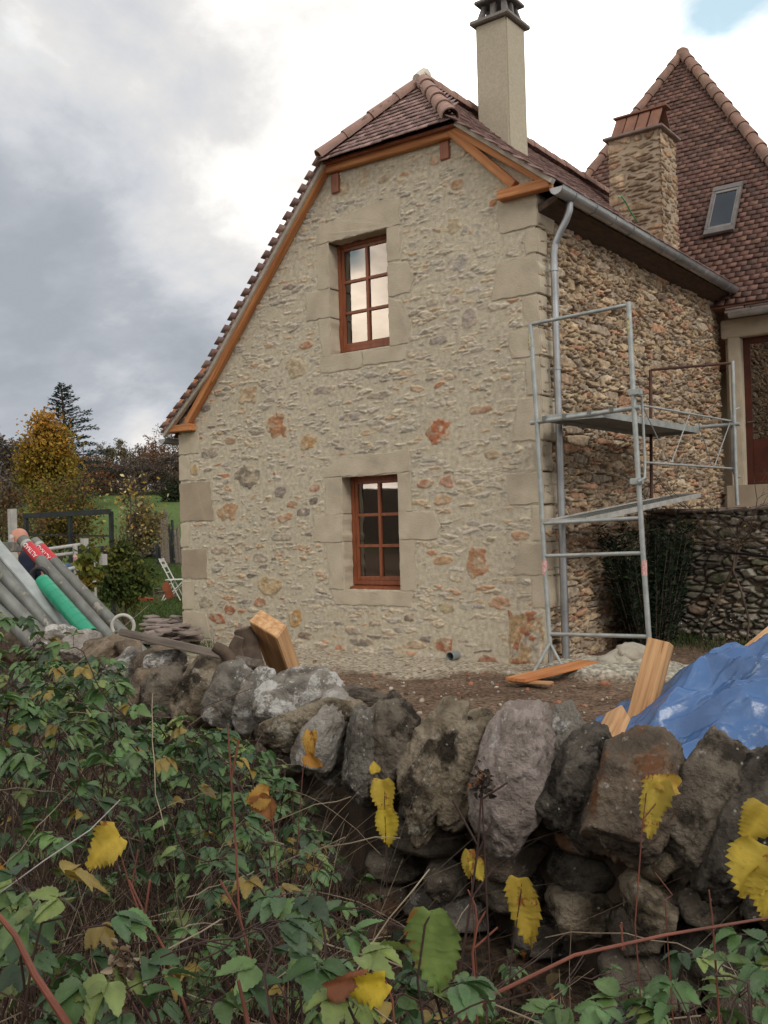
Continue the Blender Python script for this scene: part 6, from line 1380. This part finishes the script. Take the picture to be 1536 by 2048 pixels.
# folding garden chair
c0 = at(346, 21); root = empty('garden_chair', tuple(c0), 'white slatted folding metal garden chair on the lawn at the house corner', 'chair'); cr2 = cx * (1, 1, 0)
def Cq(x, z, y): return c0 + cr2 * x + Fh * y + np.array((0, 0, z))
for s in (-.2, .2):
    for a, b in (((-.28, .92), (.16, .02)), ((-.02, .46), (-.24, .02)), ((.26, .46), (-.20, .03))): m = MB(); m.bar(Cq(a[0], a[1], s), Cq(b[0], b[1], s), .02, .02); m.build('leg', 'whitem', root)
for k in range(7): m = MB(); x = -.14 + k * .065; m.bar(Cq(x, .46, -.2), Cq(x, .46, .2), .045, .012); m.build('seat_slat', 'whitem', root)
for z in (.88, .76, .62): m = MB(); x = -.28 + (.92 - z) * .49; m.bar(Cq(x, z, -.22), Cq(x, z, .22), .012, .07 if z > .7 else .02); m.build('back_slat', 'whitem', root)
# piles of slabs and tiles by the corner
pile = empty('slab_pile', tuple(at(335, 14.5)), 'pile of thin flat brown stone slabs on the ground at the left house corner', 'pile'); rr_ = random.Random(9)
for i in range(95):
    b = at(rr_.uniform(292, 385), rr_.uniform(13.6, 16.2)); h = rr_.uniform(.02, .24); m = MB(); an = rr_.uniform(0, 3); w_, l_ = rr_.uniform(.08, .2), rr_.uniform(.08, .18); ux = np.array((math.cos(an), math.sin(an), rr_.uniform(-.12, .12))); uy = np.array((-math.sin(an), math.cos(an), rr_.uniform(-.12, .12)))
    q_ = [b + (0, 0, h) + ux * sx * w_ * rr_.uniform(.7, 1) + uy * sy * l_ * rr_.uniform(.7, 1) for sx, sy in ((-1, -1), (1, -1), (1, 1), (-1, 1))]; m.hexa(q_, [p + (0, 0, .022) for p in q_]); m.build('stone_slab', 'slate', pile)
for i, (x, y, d_, dx_, dy_, lab) in enumerate(((335, 1165, 18.2, 12, 32, 'orange terracotta ridge tile leaning on end by the garden chair'), (292, 1196, 17.2, 30, 5, 'orange terracotta tiles lying flat left of the leaning ridge tile'), (268, 1199, 17.0, 10, 4, 'small broken orange tile in the grass behind the shrub'))):
    a = Dp(x - dx_ / 2, y, d_); b = Dp(x + dx_ / 2, y + dy_, d_); m = MB(); m.bar(a, b, .15 if i == 0 else .07, .05, up=(Fh[0], Fh[1], .25)); tag(m.build('terracotta_tile', 'terracotta', None, bevel=.01), lab, 'tile')
for i, (x0, y0, x1, y1, d_) in enumerate(((262, 1186, 322, 1178, 17.5), (268, 1190, 330, 1184, 17.3), (256, 1181, 312, 1186, 17.8))):
    tag(beam('plank', Dp(x0, y0, d_), Dp(x1, y1, d_ + .2), .12, .04, 'oldwood', None, None), ('dark old plank uppermost in the small heap behind the orange tiles', 'dark old plank lowest and rightmost in the small heap behind the orange tiles', 'dark old plank farthest left in the small heap behind the orange tiles')[i], 'plank', 'old planks behind the tiles')

# ---------------- trees and shrubs
def clump_points(nr, n, c, rx, ry, rz, nclump, cs, shape='egg', hollow=.35):
    cc = nr.normal(0, 1, (nclump, 3)); cc /= np.linalg.norm(cc, axis=1, keepdims=True); cc *= nr.uniform(hollow, 1, (nclump, 1)) ** .6
    if shape == 'egg': cc[:, :2] *= (1.05 - .55 * (cc[:, 2:3] * .5 + .5) ** 1.3)
    k = nr.integers(0, nclump, n); P = cc[k] * (rx, ry, rz) + nr.normal(0, 1, (n, 3)) * cs * nr.uniform(.5, 1.3, (nclump, 1))[k]; return P + c, k
def tree(name, label, px, d, ytop, wpx, cols, n, lsz, ybot=None, nclump=60, cs=.13, group=None, cat='tree', kids=4, bare=0., shape='egg', seed=1, trunkr=None, hollow=.3, gradient=None):
    b = at(px, d); top = 1.63 + (1051 - .028 * (px - 768) - ytop) * d / FPX; h = top - b[2]; w = wpx * d / FPX / 2; zb = b[2] + h * .22 if ybot is None else 1.63 + (1051 - .028 * (px - 768) - ybot) * d / FPX
    nr = np.random.default_rng(seed); root = empty(name, tuple(b), label, cat, group); m = MB(); tips = []; r0 = trunkr or h * .018
    pts = [b + (0, 0, -.1)] + [b + np.array((nr.normal(0, .02) * h * .3, nr.normal(0, .02) * h * .3, h * t)) for t in (.25, .5, .75, .93)]; m.tube(pts, [r0, r0 * .8, r0 * .55, r0 * .3, r0 * .1], 7)
    for k in range(kids * 5):
        t = nr.uniform(.2, .9); p = b + np.array((0, 0, h * t)); a = nr.uniform(0, 6.28); branchy(m, p, np.array((math.cos(a), math.sin(a), .7)), w * nr.uniform(.5, .9) * (1.15 - t * .6), r0 * .35 * (1 - t * .6), 2 if bare else 1, nr, tips, .25, 4, .25, 3 + (bare > 0) * 1, .62, .004 + d * .00012)
    m.build('trunk', 'bark', root)
    c = np.array((b[0], b[1], (top + zb) / 2)); P, k = clump_points(nr, n, c, w * .92, w * .92, (top - zb) / 2 * .93, nclump, w * cs, shape, hollow)
    if bare: tp = np.array(tips); P[: int(n * bare)] = tp[nr.integers(0, len(tp), int(n * bare))] + nr.normal(0, w * .05, (int(n * bare), 3))
    P = P[P[:, 2] > b[2] + .02]; n = len(P); cl = np.array(cols); ci = cl[(nr.integers(0, len(cl), nclump))[k[:n]]]; ci = ci * nr.uniform(.65, 1.35, (n, 1))
    if gradient is not None: g = np.clip((P[:, 2:3] - zb) / (top - zb) + nr.normal(0, .18, (n, 1)), 0, 1); ci = ci * g + np.array(gradient) * nr.uniform(.6, 1.3, (n, 1)) * (1 - g)
    V, F, C = inst(QT[0], QT[1], P, rotm(nr.normal(0, 1, (n, 3)), nr.uniform(0, 6.28, n)), nr.uniform(*lsz, n), ci); link('crown', npmesh('crown', V, F, C), 'folm', root); return root
tree('maple_tree', 'yellow and orange autumn tree in front of the dark conifer', 97, 31, 830, 122, [(.36, .21, .035), (.42, .26, .045), (.34, .16, .03), (.27, .20, .035), (.40, .19, .035)], 11000, (.09, .16), ybot=1020, nclump=85, cs=.20, seed=4, gradient=(.16, .15, .03), kids=3)
tree('autumn_shrub', 'olive and yellow shrub under the yellow tree behind the metal fence', 120, 24, 975, 190, [(.13, .12, .03), (.20, .16, .03), (.09, .09, .03), (.22, .12, .04)], 5200, (.06, .12), ybot=1110, nclump=80, seed=5, cat='shrub', bare=.4, cs=.2)
tree('autumn_shrub', 'brownish shrub at the left edge behind the head of the man', 5, 22, 985, 150, [(.10, .075, .04), (.14, .10, .045), (.16, .09, .035)], 2600, (.05, .09), ybot=1110, nclump=50, seed=6, cat='shrub', bare=.7, cs=.25)
tree('green_shrub', 'leafy green shrub standing before the garden chair and the tiles', 248, 12.5, 1088, 110, [(.055, .075, .02), (.07, .10, .025), (.045, .065, .02), (.12, .12, .03)], 3800, (.05, .09), ybot=1215, nclump=60, seed=7, cat='shrub', cs=.2, kids=3)
tree('green_shrub', 'small yellow green sapling before the whitish scaffold frames', 178, 9.2, 1100, 50, [(.18, .19, .04), (.12, .15, .035), (.22, .17, .03)], 300, (.05, .10), ybot=1180, nclump=16, seed=8, cat='shrub', cs=.3, kids=2)
tree('autumn_shrub', 'nearly bare shrub with a few pale yellow leaves left of the stakes', 262, 26, 955, 110, [(.46, .36, .14), (.38, .26, .06), (.50, .42, .22)], 230, (.09, .16), ybot=1060, nclump=60, seed=9, cat='shrub', bare=.5, cs=.4, kids=3)
tree('autumn_shrub', 'tawny twiggy bush between the nearly bare shrub and the stakes', 285, 27, 1003, 95, [(.20, .16, .07), (.16, .13, .05), (.24, .19, .09)], 2600, (.05, .12), ybot=1090, nclump=40, seed=10, cat='shrub', bare=.6, cs=.3)
# cedar with level tiers of branches
def cedar():
    d = 58; b = at(140, d); sc = d / FPX; top = Dp(122, 768, d); root = empty('cedar_tree', tuple(b), 'tall dark blue green conifer with level feathery branches against the grey sky', 'tree'); nr = np.random.default_rng(12); m = MB(); P = []; D_ = []
    axp = [b, b + (top - b) * .5 + (.1, 0, 0), top]; m.tube(axp, [.22, .14, .03], 8); H_ = top[2] - b[2]
    for k in range(96):
        t = .10 + .88 * (k / 95) ** .92; p = b + (top - b) * t; a = k * 2.4 + nr.uniform(-.4, .4); L_ = (.25 + 3.0 * (1 - t) ** .80) * nr.uniform(.55, 1.12) * (1 + .25 * math.cos(a - math.atan2(cx[1], cx[0]))); rise = .55 - .45 * (1 - t)
        dv = np.array((math.cos(a), math.sin(a), rise)); pts = [p + dv * L_ * s_ - np.array((0, 0, .28 * L_ * s_ * s_ * (1 - rise))) for s_ in np.linspace(0, 1, 6)]; m.tube(pts, list(np.linspace(.035, .008, 6)), 4, cap=False)
        for j in range(int(46 * L_ + 20)):
            s_ = nr.uniform(.15, 1.02); i = min(4, int(s_ * 5)); q_ = pts[i] + (pts[i + 1] - pts[i]) * (s_ * 5 - i); sd_ = np.array((-math.sin(a), math.cos(a), 0)) * nr.choice((-1, 1)); ln = nr.uniform(.0, .42) * (1.1 - s_ * .7) * L_ * .55
            P.append(q_ + sd_ * ln + (0, 0, nr.normal(-.02, .03))); D_.append(dv * .8 + sd_ * .9 + (0, 0, nr.uniform(-.35, .1)))
    m.build('trunk', 'bark', root); o = spray('crown', root, np.array(P), np.array(D_), (.10, .26), [(.022, .038, .032), (.03, .05, .04), (.016, .028, .026), (.04, .058, .042)], (QT[0] * (1, .5, 1), QT[1]), 'folm', .3, 4)
cedar()
WOODC = dict(grey=[(.11, .09, .075), (.14, .115, .09), (.09, .072, .06)], rust=[(.19, .085, .035), (.15, .07, .035), (.22, .11, .05)], olive=[(.12, .105, .045), (.15, .12, .05), (.10, .08, .045)], brown=[(.13, .08, .05), (.10, .062, .042), (.16, .10, .055)], dark=[(.03, .04, .022), (.04, .05, .025)])
names = dict(grey='grey brown leafless', rust='rust coloured', olive='olive brown', brown='dull brown', dark='dark evergreen')
spots = [(-40, 46, 880, 110, 'grey'), (15, 50, 872, 95, 'grey'), (62, 62, 905, 80, 'brown'), (175, 76, 925, 80, 'brown'), (215, 88, 900, 62, 'olive'), (248, 90, 886, 64, 'olive'), (282, 92, 892, 60, 'brown'), (315, 90, 872, 74, 'rust'), (352, 88, 866, 80, 'rust'), (385, 86, 880, 80, 'brown'), (200, 70, 945, 90, 'rust'), (240, 72, 940, 80, 'grey'), (275, 70, 935, 80, 'grey'), (310, 72, 925, 85, 'brown'), (345, 70, 930, 80, 'grey'), (380, 70, 935, 80, 'brown'), (352, 62, 962, 60, 'dark'), (150, 66, 940, 90, 'rust'), (110, 70, 930, 100, 'brown'), (40, 64, 930, 110, 'brown'), (-60, 60, 920, 120, 'brown'), (0, 58, 950, 100, 'rust'), (435, 88, 880, 90, 'brown')]
ord_ = {}
for i, (px, d, yt, w_, k) in enumerate(spots):
    lab = {0: 'grey brown leafless tree at the far left edge against the sky'}.get(i, f'{names[k]} {"tree on the skyline" if yt < 915 else "bush at the foot"} of the wood')
    key = (k, yt < 915); sm_l = sorted(q_[0] for q_ in spots if (q_[4], q_[2] < 915) == key and q_ != spots[0])
    if i and len(sm_l) > 1: lab = f'{ORD[sm_l.index(px)]} from the left of the ' + lab.replace('tree on', 'trees on').replace('bush at', 'bushes at')
    tree('woodland_tree', lab, px, d, yt, w_ * 1.25, WOODC[k], 2600 if k != 'dark' else 2000, (.10, .26), ybot=1010 if d > 56 else 1060, nclump=70, cs=.16, group='woodland behind the field', seed=40 + i, bare=.45 if k in ('grey', 'brown', 'olive') else .15, kids=3, hollow=.2)
# lawn and field grass
nr = np.random.default_rng(61); n = 26000; px = nr.uniform(150, 420, n); d = 13 + 19 * nr.random(n) ** .8; P = np.array([Dp(a, 1040, b) for a, b in zip(px, d)]); P[:, 2] = terrain(P[:, 0], P[:, 1])
spray('lawn_grass', None, P, np.tile((0, 0, 1.), (n, 1)), (.04, .10), [(.045, .085, .02), (.06, .10, .025), (.04, .07, .02), (.09, .10, .03)], NT, 'folm', .45, 6); tag(bpy.data.objects['lawn_grass'], 'short green grass of the lawn and field edge behind the house corner', kind='stuff')
# trees across the lane, behind the photographer: the ground floor window mirrors them
for i, (l_, d_, h_, w_) in enumerate(((-21, -14, 8.0, 1.6), (-16.5, -15, 5.0, 2.2), (-25, -13, 5.5, 2.4), (-12, -16, 4.6, 2.4), (-29, -12, 6.0, 2.6), (-8, -17, 4.5, 2.4), (-34, -10, 6.5, 2.8))):
    b = cw(l_ * .75, d_, 0); b[2] = tz(b[0], b[1]); nr = np.random.default_rng(70 + i); root = empty('spruce_tree' if i == 0 else 'hedgerow_tree', tuple(b), 'pointed dark spruce mirrored in the ground floor window' if i == 0 else f'{ORD[i - 1]} dark hedgerow tree across the lane behind the viewpoint', 'tree', 'trees across the lane' if i else None)
    m = MB(); m.tube([b, b + (0, 0, h_ * .95)], [.14, .03], 6); m.build('trunk', 'bark', root); n = 2600; t = nr.random(n) ** .8; a = nr.uniform(0, 6.28, n)
    rr2 = w_ * ((1 - t) if i == 0 else np.sqrt(np.clip(1 - (t * 1.6 - .6) ** 2, 0, 1))) * np.sqrt(nr.random(n)) ; P = np.stack([b[0] + rr2 * np.cos(a), b[1] + rr2 * np.sin(a), b[2] + .3 + t * h_ * .95], 1)
    spray('crown', root, P, np.stack([np.cos(a), np.sin(a), -.1 * np.ones(n)], 1), (.25, .5), [(.02, .03, .02), (.03, .04, .02)], QT, 'folm', .4, i)
